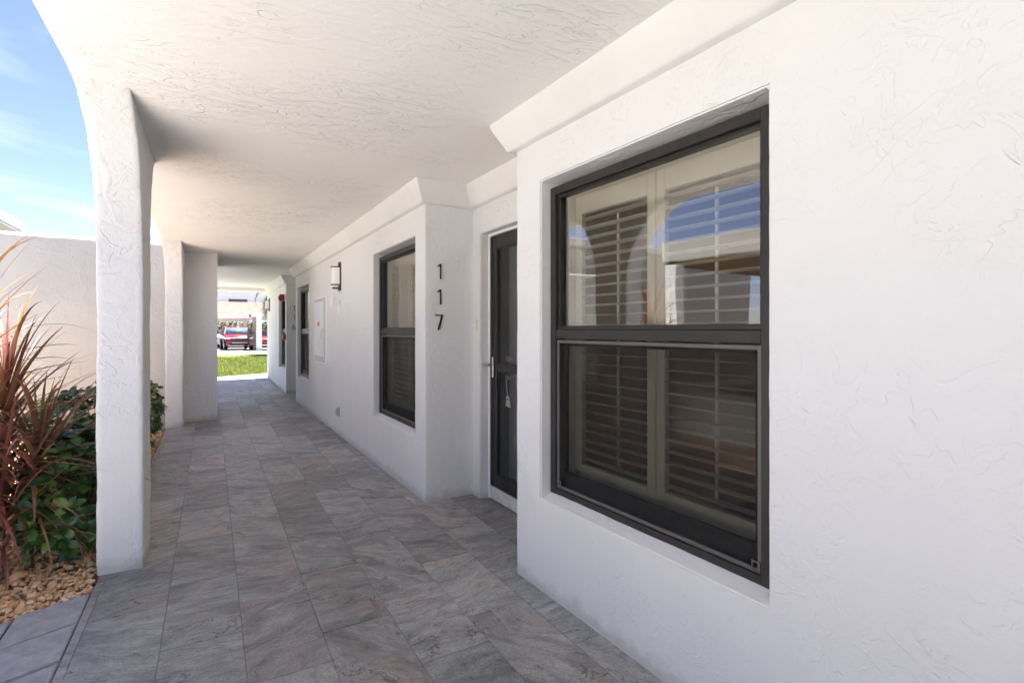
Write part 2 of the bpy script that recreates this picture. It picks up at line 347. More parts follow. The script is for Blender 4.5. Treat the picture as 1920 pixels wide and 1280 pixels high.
# ------------------------------------------------------------------ plan of the building (metres, +Y along the walkway)
ZC, ZK, ZROOF = 2.535, 2.375, 2.90
ZW0, ZW1 = 0.481, 2.149
uN = Vector((-0.0306, 0.9995, 0)).normalized()
N1 = Vector((1.496, 2.533, 0)); N0 = N1 - uN * 4.4
P2, P3 = Vector((1.897, 2.545, 0)), Vector((1.892, 3.931, 0))
J0 = Vector((1.472, 3.916, 0)); M1 = Vector((1.409, 10.713, 0))
P6, P7 = Vector((1.85, 10.72, 0)), Vector((1.85, 12.18, 0))
F0, F1 = Vector((1.407, 12.167, 0)), Vector((1.399, 16.42, 0))
FN, FM, FF = frame(N1, uN), frame(J0, M1 - J0), frame(F0, F1 - F0)
FR = frame(P2, P3 - P2)
building = empty('condominium_building', T(1.5, 4, 0))
tag(building, 'white stucco condominium block with arcaded walkway, dark windows and cove crown', 'building')
binv = building.matrix_world.inverted()
def bpart(o): o.parent = building; o.matrix_parent_inverse = binv; return o

# --- front wall, one continuous folded sheet with window and door reveals
LN = (N1 - N0).length
segs = [  # start, end, step, openings (s0, s1, z0, z1, depth)
    (N0, N1, 0.035, [(LN - 1.503, LN - 0.235, ZW0, ZW1, 0.14)]),
    (N1, P2, 0.05, []),
    (P2, P3, 0.05, [(0.36, 1.243, 0.0, ZW1, 0.16)]),
    (P3, J0, 0.035, []),
    (J0, M1, 0.05, [(0.236, 1.476, ZW0, ZW1, 0.14), (5.35, 6.60, ZW0, ZW1, 0.14)]),
    (M1, P6, 0.08, []), (P6, P7, 0.1, [(0.25, 1.2, 0.0, ZW1, 0.14)]), (P7, F0, 0.08, []),
    (F0, F1, 0.08, [(0.137, 1.35, ZW0, ZW1, 0.14)]),
]
bm = bmesh.new(); vcache = {}
def gv(p):
    k = (round(p.x, 4), round(p.y, 4), round(p.z, 4))
    if k not in vcache: vcache[k] = bm.verts.new(p)
    return vcache[k]
def lines(a, b, step, special):
    sp = sorted({round(x, 5) for x in special if a <= x <= b} | {a, b}); out = []
    for p, q in zip(sp, sp[1:]):
        n = max(1, round((q - p) / step)); out += [p + (q - p) * i / n for i in range(n)]
    return out + [sp[-1]]
zl = lines(-0.02, ZC + 0.02, 0.045, [0.0, ZW0, ZW1])
for A, B, st, ops in segs:
    u = (B - A).normalized(); Ln = (B - A).length; nrm = Vector((-u.y, u.x, 0))
    sl_ = lines(0.0, Ln, st, [x for o in ops for x in o[:2]])
    P = lambda s, z, d=0: A + u * s - nrm * d + Vector((0, 0, z))
    inside = lambda s, z: any(o[0] - 1e-4 <= s <= o[1] + 1e-4 and (o[2] - 1e-4 <= z or o[2] <= 0) and z <= o[3] + 1e-4 for o in ops)
    for s0, s1 in zip(sl_, sl_[1:]):
        for z0, z1 in zip(zl, zl[1:]):
            if inside((s0 + s1) / 2, (z0 + z1) / 2): continue
            bm.faces.new((gv(P(s0, z0)), gv(P(s1, z0)), gv(P(s1, z1)), gv(P(s0, z1))))
    for a, b, c, d, dep in ops:
        P0 = P
        P = lambda s, z, dd=0, P0=P0, c=c: P0(s, z + (min(dd, 0.06) * 0.5 if c > 0 and abs(z - c) < 1e-3 else 0), dd)
        ss = [s for s in sl_ if a - 1e-4 <= s <= b + 1e-4]; zz = [z for z in zl if (c - 1e-4 <= z or c <= 0) and z <= d + 1e-4]
        ds = [0, 0.03, 0.06, dep]
        for d0, d1 in zip(ds, ds[1:]):
            for z0, z1 in zip(zz, zz[1:]):
                for s in (ss[0], ss[-1]): bm.faces.new((gv(P(s, z0, d0)), gv(P(s, z1, d0)), gv(P(s, z1, d1)), gv(P(s, z0, d1))))
            for s0, s1 in zip(ss, ss[1:]):
                for z in ([zz[0], zz[-1]] if c > 0 else [zz[-1]]):
                    bm.faces.new((gv(P(s0, z, d0)), gv(P(s1, z, d0)), gv(P(s1, z, d1)), gv(P(s0, z, d1))))
bmesh.ops.recalc_face_normals(bm, faces=bm.faces[:])
sharp = [e for e in bm.edges if len(e.link_faces) == 2 and e.calc_face_angle(0) > R(50)]
bmesh.ops.bevel(bm, geom=sharp, offset=0.007, segments=2, affect='EDGES', clamp_overlap=True)
bm.normal_update()
for v in bm.verts:
    v.co += v.normal * rough_disp(v.co, 0.0020)
wall = bpart(mesh_obj('front_wall', bm, 'stucco', None, True)); wall.data.set_sharp_from_angle(angle=R(20))

# --- crown moulding swept round the wall line with mitred corners
prof = [(0.0, -0.166), (0.036, -0.163), (0.046, -0.156), (0.052, -0.142), (0.064, -0.118), (0.082, -0.085), (0.100, -0.052), (0.112, -0.022), (0.117, 0.004)]
path = [N0, N1, P2, P3, J0, M1, P6, P7, F0, F1]
def sweep(path, prof, ztop):
    bm = bmesh.new(); rings = []
    for i, p in enumerate(path):
        ns = []
        if i > 0: d = (path[i] - path[i - 1]).normalized(); ns.append(Vector((-d.y, d.x, 0)))
        if i < len(path) - 1: d = (path[i + 1] - path[i]).normalized(); ns.append(Vector((-d.y, d.x, 0)))
        m = ns[0] if len(ns) == 1 else (ns[0] + ns[1]) / (1 + ns[0].dot(ns[1]))
        rings.append([p + m * (o - 0.004) + Vector((0, 0, ztop + z)) for o, z in prof])
    for a, b in zip(rings, rings[1:]):
        k = max(1, int((a[0] - b[0]).length / 0.12)); prev = None
        for j in range(k + 1):
            row = [bm.verts.new(x.lerp(y, j / k)) for x, y in zip(a, b)]
            if prev:
                for q in range(len(row) - 1): bm.faces.new((prev[q], prev[q + 1], row[q + 1], row[q]))
            prev = row
    bmesh.ops.remove_doubles(bm, verts=bm.verts[:], dist=0.0005); bm.normal_update()
    for v in bm.verts: v.co += v.normal * (nz3(v.co, 2.3) * 0.002 + nz3(v.co, 9) * 0.0012)
    return bm
crown = bpart(mesh_obj('crown_moulding', sweep(path, prof, ZC), 'crown', None, True))
for p in crown.data.polygons: pass
crown.data.set_sharp_from_angle(angle=R(40))

# --- ceiling and roof slab
XO, XI = -0.552, -0.338
bm = bmesh.new(); xs = [XO + 0.012] + [XO + 0.06 + i * (2.65 - 0.06) / 40 for i in range(41)]; ys = [-6 + i * 0.07 for i in range(int(22.42 / 0.07) + 1)]
g = [[bm.verts.new((x, y, ZC)) for y in ys] for x in xs]
for a, b in zip(g, g[1:]):
    for j in range(len(ys) - 1): bm.faces.new((a[j], a[j + 1], b[j + 1], b[j]))
e0 = g[0]
for off, zz in ((XO + 0.003, 0.004), (XO, 0.014), (XO, 0.3), (XO, ZROOF - ZC)):
    e1 = [bm.verts.new((off, y, ZC + zz)) for y in ys]
    for j in range(len(ys) - 1): bm.faces.new((e0[j], e0[j + 1], e1[j + 1], e1[j]))
    e0 = e1
for v in bm.verts: v.co += Vector((-0.3 if v.co.z > ZC + 0.01 else 0, 0, 1)) * rough_disp(v.co * 0.8, 0.003)
bpart(mesh_obj('ceiling', bm, 'ceiling', None, True))
bpart(bobj('roof_slab', [(XO + 0.03, 8.0, -6, 16.42, ZC + 0.03, ZROOF - 0.01)], 'white'))
bpart(bobj('end_beam', [(-0.35, 1.41, 16.10, 16.44, 2.43, 2.62)], 'ceiling', bev=0.01))
bpart(bobj('back_wall', [(7.8, 8.0, -6, 16.4, 0, ZC + 0.03)], 'white'))
bpart(bobj('end_wall', [(1.42, 7.8, 16.2, 16.41, 0, ZC + 0.03)], 'white')); bpart(bobj('end_wall', [(1.75, 7.8, -6, -5.8, 0, ZC + 0.03)], 'white'))
for q in ((4.3, 4.4, -5.8, 16.2, 0, ZC + 0.03), (1.66, 4.3, 2.62, 2.72, 0, ZC), (1.62, 4.3, 6.6, 6.7, 0, ZC), (1.6, 4.3, 10.58, 10.66, 0, ZC)): bpart(bobj('room_partition', [q], 'room'))
bpart(bobj('room_floor', [(2.10, 4.3, -5.8, 16.2, -0.02, 0.012)], 'roomfloor'))

# --- arcade pillars with flared haunches
def pillar(y0, y1, near=0.71, far=0.71, zs=1.79, fine=0.022):
    """y0,y1 extent of the shaft; the haunches sweep out to the ceiling on both sides"""
    zt = ZC + 0.012; rows = [i * fine for i in range(int(zs / fine) + 1)]
    rows = [z for z in rows if z < zs] + [zs + (zt - zs) * math.sin(a) for a in [R(90) * k / 40 for k in range(41)]]
    bm = bmesh.new(); prev = None; rc = 0.012
    for z in rows:
        f = 0 if z <= zs else 1 - math.sqrt(max(0, 1 - ((z - zs) / (zt - zs)) ** 2))
        a, b = y0 - near * f, y1 + far * f
        pts = []; nx, ny = 11, 22
        def side(p, q, n):
            return [(p[0] + (q[0] - p[0]) * i / n, p[1] + (q[1] - p[1]) * i / n) for i in range(n)]
        x0, x1 = XO, XI
        pts += side((x0 + rc, a), (x1 - rc, a), nx) + [(x1 - rc, a), (x1 - rc * 0.35, a + rc * 0.35)]
        pts += side((x1, a + rc), (x1, b - rc), ny) + [(x1, b - rc), (x1 - rc * 0.3, b - rc * 0.3)]
        pts += side((x1 - rc, b), (x0 + rc, b), nx) + [(x0 + rc, b), (x0 + rc * 0.3, b - rc * 0.3)]
        pts += side((x0, b - rc), (x0, a + rc), ny) + [(x0, a + rc), (x0 + rc * 0.3, a + rc * 0.3)]
        row = [bm.verts.new((x, y, z)) for x, y in pts]; n = len(row)
        if prev:
            for i in range(n): bm.faces.new((prev[i], prev[(i + 1) % n], row[(i + 1) % n], row[i]))
        prev = row
    bm.normal_update()
    for v in bm.verts: v.co += v.normal * rough_disp(v.co, 0.0044)
    o = bpart(mesh_obj('arcade_pillar', bm, 'pillar', None, True)); o.data.set_sharp_from_angle(angle=R(32)); return o
pillar(3.665, 4.09, 0.71, 0.42); pillar(8.665, 9.11, 0.71, 0.05, fine=0.04); pillar(-1.34, -0.90, fine=0.06); pillar(-6.2, -5.8, 0.05, 0.71, fine=0.08)
# wing wall closing the end of the arcade
bm = bmesh.new(); box(bm, -0.352, 0.087, 9.135, 11.0, 0, ZC + 0.012)
bmesh.ops.subdivide_edges(bm, edges=bm.edges[:], cuts=24, use_grid_fill=True)
bm.normal_update()
for v in bm.verts: v.co += v.normal * rough_disp(v.co, 0.002)
bpart(mesh_obj('wing_wall', bm, 'stucco', None, True)).data.set_sharp_from_angle(angle=R(40))

# ------------------------------------------------------------------ windows and shutters
def make_window(w, h):
    root = bpy.data.objects.new('window', None); put(root)
    y0, y1 = -0.13, -0.060                       # the frame sits behind the stucco face
    fw = 0.042
    a, b, c, d = 0.022, w - 0.006, 0.026, h - 0.03
    zm0, zm1 = 0.842, 0.909                      # meeting rail
    bobj('frame', [(a, a + fw, y0, y1, c, d), (b - fw, b, y0, y1, c, d), (a + fw, b - fw, y0, y1, d - fw, d), (a + fw, b - fw, y0, y1 - 0.002, c, c + 0.034),
                   (a + fw, a + fw + 0.016, y0 + 0.01, y1 - 0.02, zm1, d - fw), (b - fw - 0.016, b - fw, y0 + 0.01, y1 - 0.02, zm1, d - fw), (a + fw + 0.016, b - fw - 0.016, y0 + 0.01, y1 - 0.02, d - fw - 0.014, d - fw)], 'bronze', root, 0.002)
    bobj('meeting_rail', [(a + fw + .001, b - fw - .001, y0, y1 - 0.004, zm0, zm0 + 0.046), (a + fw + .001, b - fw - .001, y0, y1 - 0.014, zm0 + 0.046, zm1)], 'bronze', root, 0.002)
    bobj('upper_pane', [(a + fw + 0.014, b - fw - 0.014, -0.101, -0.097, zm1 - 0.01, d - fw - 0.01)], 'glass', root)
    sx0, sx1, sz0, sz1 = a + fw + 0.002, b - fw - 0.002, c + 0.036, zm0 - 0.006
    t_ = 0.016
    scr = bobj('screen_frame', [(sx0, sx0 + t_, -0.085, -0.070, sz0, sz1), (sx1 - t_, sx1, -0.085, -0.070, sz0, sz1), (sx0 + t_, sx1 - t_, -0.085, -0.070, sz0, sz0 + t_), (sx0 + t_, sx1 - t_, -0.085, -0.070, sz1 - t_, sz1)], 'screen_frame', root, 0.0015)
    bobj('insect_screen', [(sx0 + t_, sx1 - t_, -0.0785, -0.0775, sz0 + t_, sz1 - t_)], 'screen', scr)
    for x in (sx0 + 0.004, sx1 - 0.036):
        bm = bmesh.new(); zz = sz0 + 0.003
        for q in ((x, x + 0.032, zz, zz + 0.005), (x, x + 0.032, zz + 0.033, zz + 0.038), (x, x + 0.005, zz + 0.005, zz + 0.033), (x + 0.027, x + 0.032, zz + 0.005, zz + 0.033)):
            box(bm, q[0], q[1], -0.0699, -0.066, q[2], q[3])
        mesh_obj('corner_clip', bm, 'screen_frame', scr)
    bobj('lower_sash', [(sx0, sx0 + 0.04, -0.122, -0.092, sz0, sz1), (sx1 - 0.04, sx1, -0.122, -0.092, sz0, sz1), (sx0 + .04, sx1 - .04, -0.122, -0.092, sz0, sz0 + 0.085), (sx0 + .04, sx1 - .04, -0.122, -0.092, sz1 - 0.03, sz1)], 'bronze', root, 0.003)
    bobj('lower_pane', [(sx0 + 0.038, sx1 - 0.038, -0.109, -0.105, sz0 + 0.083, sz1 - 0.028)], 'glass_low', root)
    return root
def make_shutter(w, h, tilt, n=26):
    """two-panel plantation shutter standing just inside the glass"""
    root = bpy.data.objects.new('plantation_shutter', None); put(root)
    y0, y1 = -0.205, -0.175
    ofr = bobj('outer_frame', [(0.02, 0.072, y0 - .01, -0.135, 0.02, h - .01), (w - 0.072, w - 0.02, y0 - .01, -0.135, 0.02, h - .01), (0.072, w - 0.072, y0 - .01, -0.135, h - 0.075, h - .01), (0.072, w - 0.072, y0 - .01, -0.135, 0.02, 0.085)], 'shutter', root, 0.003)
    xm = w / 2; lm = None
    for k, (xa, xb) in enumerate(((0.074, xm - 0.002), (xm + 0.002, w - 0.074))):
        pan = bobj('panel', [(xa, xa + 0.05, y0, y1, 0.088, h - 0.078), (xb - 0.05, xb, y0, y1, 0.088, h - 0.078), (xa + .05, xb - .05, y0, y1, 0.088, 0.186), (xa + .05, xb - .05, y0, y1, h - 0.175, h - 0.078)], 'shutter', root, 0.003)
        la, lb = xa + 0.052, xb - 0.052; z0, z1 = 0.19, h - 0.18; pit = (z1 - z0) / n
        if lm is None:
            bm = bmesh.new(); ch, th, q = 0.056, 0.0085, 10; wl = lb - la
            rr = []
            for x in (0, wl):
                rr.append([bm.verts.new((x, ch / 2 * math.cos(2 * math.pi * i / q), th / 2 * math.sin(2 * math.pi * i / q))) for i in range(q)])
            for i in range(q): bm.faces.new((rr[0][i], rr[0][(i + 1) % q], rr[1][(i + 1) % q], rr[1][i]))
            bm.faces.new(rr[0]); bm.faces.new(rr[1][::-1])
            proto = mesh_obj('louver', bm, 'shutter', pan, True); lm = proto.data; lm.set_sharp_from_angle(angle=R(60))
            o = proto
        else: o = None
        for i in range(n):
            if o is None: o = put(bpy.data.objects.new('louver', lm), pan)
            o.location = (la, -0.19, z0 + pit * (i + 0.5)); o.rotation_euler = (R(tilt + random.uniform(-1.2, 1.2)), 0, 0); o = None
        xc = (la + lb) / 2
        bobj('tilt_rod', [(xc - 0.007, xc + 0.007, -0.226, -0.214, z0 + 0.02, z1 - 0.02)] if tilt < 45 else [(xc - 0.006, xc + 0.006, -0.172, -0.162, z0 + 0.02, z1 - 0.02)], 'shutter', pan, 0.002)
    return root
WW, WH = 1.268, ZW1 - ZW0
wlist = [(FN, -1.503, WW, 4), (FM, 0.236, 1.240, 58), (FM, 5.35, 1.25, 58), (FF, 0.137, 1.213, 58)]
names = ['dark bronze window beside blank stucco wall with open louvered shutters behind glass', 'dark bronze window next to the 117 corner', 'window beside the grey electrical cabinet', 'window behind the red fire alarm']
sh_labels = ['cream plantation shutter with open louvers behind the large near window', 'cream plantation shutter with closed louvers in window next to the 117 corner',
             'cream plantation shutter inside the window beside the electrical cabinet', 'cream plantation shutter inside the window by the red fire alarm']
for i, (fr, s0, w, tilt) in enumerate(wlist):
    wo = make_window(w, WH); wo.matrix_world = fr @ T(s0, 0, ZW0); wo['label'] = names[i]; bpart(wo)
    so = make_shutter(w, WH, tilt); so.matrix_world = fr @ T(s0, 0, ZW0)
    tag(so, sh_labels[i], 'shutter', 'plantation shutters in the windows')

# ------------------------------------------------------------------ entry door of 117 (and the hidden one of 116)
def make_door(w=0.883, h=ZW1):
    root = bpy.data.objects.new('storm_door', None); put(root)
    y0, y1 = -0.125, -0.085
    bobj('jamb_trim', [(w - 0.022, w, -0.15, -0.075, 0, h), (0, 0.022, -0.15, -0.075, 0, h), (0.022, w - 0.022, -0.15, -0.075, h - 0.02, h)], 'whitetrim', root, 0.002)
    a, b, z0, z1 = 0.024, w - 0.024, 0.105, h - 0.024
    st = 0.095
    bobj('door_frame', [(a, a + st, y0, y1, z0, z1), (b - st, b, y0, y1, z0, z1), (a + st, b - st, y0, y1, z1 - 0.105, z1), (a + st, b - st, y0, y1, z0, z0 + 0.10),
                        (a + st, b - st, y0 + .004, y1 - .004, 1.035, 1.102), (b - 0.03, b - 0.004, y1, y1 + 0.008, z0 + .01, z1 - .01)], 'bronze', root, 0.003)
    bobj('glazing_bead', [(b - st - 0.014, b - st, y0, y1 - 0.012, z0 + 0.1, 1.035), (b - st - 0.014, b - st, y0, y1 - 0.012, 1.102, z1 - .105), (a + st, b - st - .014, y0, y1 - .012, z0 + 0.1, z0 + 0.112), (a + st, b - st - .014, y0, y1 - .012, z1 - .117, z1 - .105)], 'black', root)
    bobj('upper_pane', [(a + st, b - st, -0.107, -0.103, 1.10, z1 - 0.1)], 'glass_low', root)
    bobj('lower_pane', [(a + st, b - st, -0.107, -0.103, z0 + 0.09, 1.04)], 'glass_low', root)
    bobj('threshold', [(0.023, w - 0.023, -0.16, -0.078, 0.002, 0.102)], 'alu', root, 0.004)
    hd = bobj('handle_plate', [(b - 0.062, b - 0.038, y1 + .0085, y1 + 0.014, 0.985, 1.15)], 'steel', root, 0.003)
    bm = bmesh.new(); tube(bm, [(b - 0.050, y1 + 0.012, 1.085), (b - 0.050, y1 + 0.055, 1.085), (b - 0.048, y1 + 0.062, 1.085), (b + 0.01, y1 + 0.064, 1.088), (b + 0.045, y1 + 0.060, 1.086)], [0.009, 0.008, 0.009, 0.008, 0.006], 8)
    mesh_obj('lever', bm, 'steel', hd, True)
    # entry door behind the storm door
    ed = bobj('entry_door', [(0.03, w - 0.03, -0.29, -0.25, 0.01, h)], 'door', root, 0.003)
    for k, (za, zb) in enumerate(((0.25, 0.95), (1.15, 1.98))): bobj('raised_panel', [(0.16, w - 0.16, -0.25, -0.243, za, zb)], 'door', ed, 0.006)
    for z in (0.98, 1.13):
        bm = bmesh.new(); tube(bm, [(w - 0.11, -0.25, z), (w - 0.11, -0.225, z), (w - 0.11, -0.215, z), (w - 0.11, -0.19, z), (w - 0.11, -0.183, z)], [0.03, 0.028, 0.014, 0.027, 0.018] if z < 1.1 else [0.03, 0.03, 0.028, 0.026, 0.02], 12)
        mesh_obj('door_knob', bm, 'steel', ed, True)
    bobj('door_frame_inner', [(0, 0.03, -0.30, -0.16, 0, h), (w - 0.03, w, -0.30, -0.16, 0, h)], 'bronze', root)
    return root
d117 = make_door(); d117.matrix_world = FR @ T(0.36, 0, 0); d117['label'] = 'dark bronze storm door beside the numerals 117'; bpart(d117)
d116 = copy_tree(d117); d116.matrix_world = frame(P6, P7 - P6) @ T(0.28, 0, 0); d116['label'] = 'storm door in the recess beside the numerals 116'; bpart(d116)
bm = bmesh.new()
tube(bm, [(0.750, -0.178, 0.985), (0.755, -0.172, 0.95), (0.742, -0.168, 0.90), (0.722, -0.165, 0.85), (0.712, -0.163, 0.83)], 0.004, 6)
kt = empty('lockbox_key_tag', FR @ T(0.36, 0, 0)); mesh_obj('wire_loop', bm, 'steel', kt, True)
bm = bmesh.new(); prism(bm, [(0.700, 0.836), (0.728, 0.842), (0.742, 0.76), (0.672, 0.752)], -0.168, -0.158); tb = mesh_obj('tag_plate', bm, 'tag', kt)
bobj('printed_mark', [(0.70, 0.722, -0.1578, -0.157, 0.805, 0.82), (0.69, 0.73, -0.1578, -0.157, 0.775, 0.78)], 'black', tb)
tag(kt, 'pale key tag hanging on a wire loop behind the storm door glass', 'key tag')

# ------------------------------------------------------------------ numerals, lamps, cabinet and small fittings
def digit_poly(ch):
    t_ = 0.0095; H = 0.122
    if ch == '1': return [[(0.010, 0), (0.010 + t_, 0), (0.010 + t_, H), (0.010, H), (-0.012, H - 0.014), (-0.012, H - 0.026), (0.010, H - 0.014)]]
    if ch == '7': return [[(-0.032, H - t_), (0.018, H - t_), (-0.012, 0), (0.002, 0), (0.034, H - t_ * 0.9), (0.034, H), (-0.032, H)]]
    ring = []
    n = 18; c, r0, r1 = 0.037, 0.037, 0.0245
    for i in range(n):
        a, b = 2 * math.pi * i / n, 2 * math.pi * (i + 1) / n
        ring.append([(r0 * math.cos(a), c + r0 * math.sin(a)), (r0 * math.cos(b), c + r0 * math.sin(b)), (r1 * math.cos(b), c + r1 * math.sin(b)), (r1 * math.cos(a), c + r1 * math.sin(a))])
    ring.append([(-0.0365, 0.045), (-0.024, 0.045), (0.012, H), (-0.003, H)])
    return ring
def house_number(txt, fr, s, zs, label):
    root = empty('house_number', fr); tag(root, label, 'house number', 'black house numbers')
    for ch, z in zip(txt, zs):
        bm = bmesh.new()
        for poly in digit_poly(ch): prism(bm, [(-x, zz) for x, zz in poly], 0.010, 0.017)
        for x, zz in (((-0.016, 0.02), (-0.016, 0.10)) if ch == '1' else ((0.0, 0.03), (0.0, 0.115)) if ch == '7' else ((0.0, 0.005), (-0.02, 0.085))): box(bm, x - .003, x + .003, -0.002, 0.012, zz - .003, zz + .003)
        o = mesh_obj('digit', bm, 'black', root); o.location = (s, 0, z)
FJ = frame(P3, J0 - P3); FJ2 = frame(P7, F0 - P7)
house_number('117', FJ, 0.309, (1.776, 1.572, 1.368), 'black numerals 117 stacked on the white stucco jog')
house_number('116', FJ2, 0.29, (1.776, 1.572, 1.368), 'black numerals 116 stacked on the farther white jog')

def wall_lamp(fr, s, label):
    root = empty('wall_lamp', fr @ T(s, 0, 1.872)); tag(root, label, 'wall lamp', 'black wall lamps along the walkway')
    bobj('back_plate', [(-0.045, 0.045, -0.004, 0.022, 0, 0.365)], 'black', root, 0.003)
    bm = bmesh.new(); n = 14; rr = []
    for z in (0.062, 0.30):
        rr.append([bm.verts.new((0.062 * math.cos(math.pi * i / n), 0.022 + 0.090 * math.sin(math.pi * i / n), z)) for i in range(n + 1)])
    for i in range(n): bm.faces.new((rr[0][i], rr[0][i + 1], rr[1][i + 1], rr[1][i]))
    bm.faces.new(rr[0]); bm.faces.new(rr[1][::-1]); bm.faces.new((rr[0][0], rr[1][0], rr[1][n], rr[0][n]))
    o = mesh_obj('glass_shade', bm, 'opal', root, True); o.data.set_sharp_from_angle(angle=R(50))
    for z in (0.066, 0.292):
        bm = bmesh.new(); ro, ri = [], []
        for i in range(n + 1):
            a = math.pi * i / n; ro.append((0.070 * math.cos(a), 0.018 + 0.102 * math.sin(a))); ri.append((0.063 * math.cos(a), 0.018 + 0.094 * math.sin(a)))
        lo = [[bm.verts.new((x, y, zz)) for x, y in q] for zz in (z, z + 0.014) for q in (ro, ri)]
        for i in range(n):
            for p, q in ((lo[0], lo[1]), (lo[2], lo[3]), (lo[0], lo[2]), (lo[1], lo[3])): bm.faces.new((p[i], p[i + 1], q[i + 1], q[i]))
        mesh_obj('band', bm, 'black', root)
    bobj('bottom_cap', [(-0.05, 0.05, 0.022, 0.10, 0.022, 0.04)], 'black', root, 0.004)
    return root
wall_lamp(FM, 3.0, 'black wall lamp with white half-round shade above the electrical cabinet')
wall_lamp(FF, 3.56, 'black wall lamp by the far end of the walkway past the alarm')

cab = empty('electrical_cabinet', FM @ T(3.72, 0, 0.885)); tag(cab, 'flat pale grey electrical cabinet with red sticker on white wall', 'cabinet')
bobj('box', [(0, 0.81, -0.004, 0.045, 0, 0.955)], 'whitetrim', cab, 0.003)
bobj('trim', [(0.035, 0.80, 0.045, 0.05, 0.015, 0.94)], 'cabframe', cab, 0.001)
dr = bobj('door', [(0.075, 0.765, 0.05, 0.056, 0.10, 0.895)], 'cabinet', cab, 0.002)
bobj('sticker', [(0.36, 0.56, 0.0565, 0.0572, 0.54, 0.60)], 'sticker', dr)
bm = bmesh.new(); tube(bm, [(0.12, 0.056, 0.36), (0.12, 0.078, 0.365), (0.12, 0.078, 0.475), (0.12, 0.056, 0.48)], 0.007, 6); mesh_obj('handle', bm, 'steel', dr)
def small(name, fr, boxes, mat, label, cat, bev=0.003):
    return tag(bobj(name, boxes, mat, None, bev, 1, fr), label, cat)
op = empty('outdoor_outlet', FM @ T(3.06, 0, 0.25)); tag(op, 'small grey outlet cover low on the white wall', 'outlet')
bobj('back_box', [(-0.04, 0.04, -0.004, 0.02, 0, 0.115)], 'grey', op, 0.003); bobj('cover_flap', [(-0.033, 0.033, 0.02, 0.042, 0.01, 0.10)], 'cabframe', op, 0.004)
db = empty('doorbell', FR @ T(1.312, 0, 1.365)); tag(db, 'small ivory doorbell on the wall beside the storm door', 'doorbell')
bobj('plate', [(-0.018, 0.018, -0.003, 0.012, 0, 0.085)], 'ivory', db, 0.003); bobj('button', [(-0.008, 0.008, 0.012, 0.016, 0.035, 0.052)], 'whitetrim', db, 0.002)
for s_, z_, lb_ in ((3.42, 1.70, 'small white conduit box between lamp and cabinet'), (2.98, 1.58, 'small white cover plate below the wall lamp')):
    cb = empty('junction_box', FM @ T(s_, 0, z_)); tag(cb, lb_, 'junction box')
    bobj('box', [(-0.035, 0.035, -0.003, 0.03, 0, 0.16)], 'whitetrim', cb, 0.004); bobj('screw', [(-0.004, 0.004, 0.03, 0.033, 0.13, 0.138), (-0.004, 0.004, 0.03, 0.033, 0.02, 0.028)], 'grey', cb)
al = empty('fire_alarm_horn', FF @ T(0.085, 0, 1.995)); tag(al, 'red fire alarm horn mounted high near the far window', 'fire alarm')
bobj('back_box', [(-0.05, 0.05, -0.003, 0.03, 0.0, 0.13)], 'whitetrim', al, 0.003); bobj('horn_body', [(-0.055, 0.055, 0.03, 0.13, -0.005, 0.14)], 'red', al, 0.014, 2)
bm = bmesh.new(); tube(bm, [(0, 0.13, 0.06), (0, 0.142, 0.06), (0, 0.15, 0.06)], [0.042, 0.04, 0.02], 12); mesh_obj('grille', bm, 'red', al)
pl = empty('fire_pull_station', FF @ T(0.085, 0, 1.145)); tag(pl, 'red fire pull station at hand height near the far window', 'pull station')
bobj('back_box', [(-0.045, 0.045, -0.003, 0.025, 0, 0.125)], 'red', pl, 0.003); bobj('front', [(-0.042, 0.042, 0.025, 0.06, 0.004, 0.121)], 'red', pl, 0.006); bobj('pull_bar', [(-0.03, 0.03, 0.06, 0.072, 0.05, 0.075)], 'whitetrim', pl, 0.003)

# ------------------------------------------------------------------ walkway of slate tiles
walk = tag(bobj('walkway', [(-0.538, 2.12, -3.0, 16.44, -0.14, -0.0035)], 'grout'), kind='structure')
TW, TL, GAP = 0.313, 0.652, 0.0012
tm = {}
def tile_obj(x0, x1, y0, y1):
    w, l = round(x1 - x0 - 2 * GAP, 4), round(y1 - y0 - 2 * GAP, 4)
    if w < 0.012 or l < 0.012: return
    if (w, l) not in tm:
        bm = bmesh.new(); box(bm, -w / 2, w / 2, -l / 2, l / 2, -0.012, 0)
        es = [e for e in bm.edges if all(v.co.z > -0.001 for v in e.verts)]
        bmesh.ops.bevel(bm, geom=es, offset=0.0015, segments=1, affect='EDGES')
        o = mesh_obj('tile', bm, 'tile', walk); tm[(w, l)] = o.data
    else: o = put(bpy.data.objects.new('tile', tm[(w, l)]), walk)
    o.location = ((x0 + x1) / 2, (y0 + y1) / 2, random.uniform(-0.0006, 0.0006))
for i in range(8):
    x0 = -0.502 + TW * i; x1 = x0 + TW
    y = 2.67 + 0.2235 * (i - 1) - TL * 6
    while y < 16.43:
        a, b = max(y, -1.2), min(y + TL, 16.43); y += TL
        if b <= -1.2 + 0.02: continue
        if i == 6: xe = 1.683
        if i == 7 and not ((b > 2.5 and a < 3.95) or (b > 10.7 and a < 12.2)): continue
        if x1 < 0.09 and a > 9.2 and b < 10.9: continue
        tile_obj(x0, min(x1, 1.955), a, b)
y = 2.2 - TL * 5
while y < 9.0:
    tile_obj(-0.538, -0.502, max(y, -1.2), y + TL); y += TL

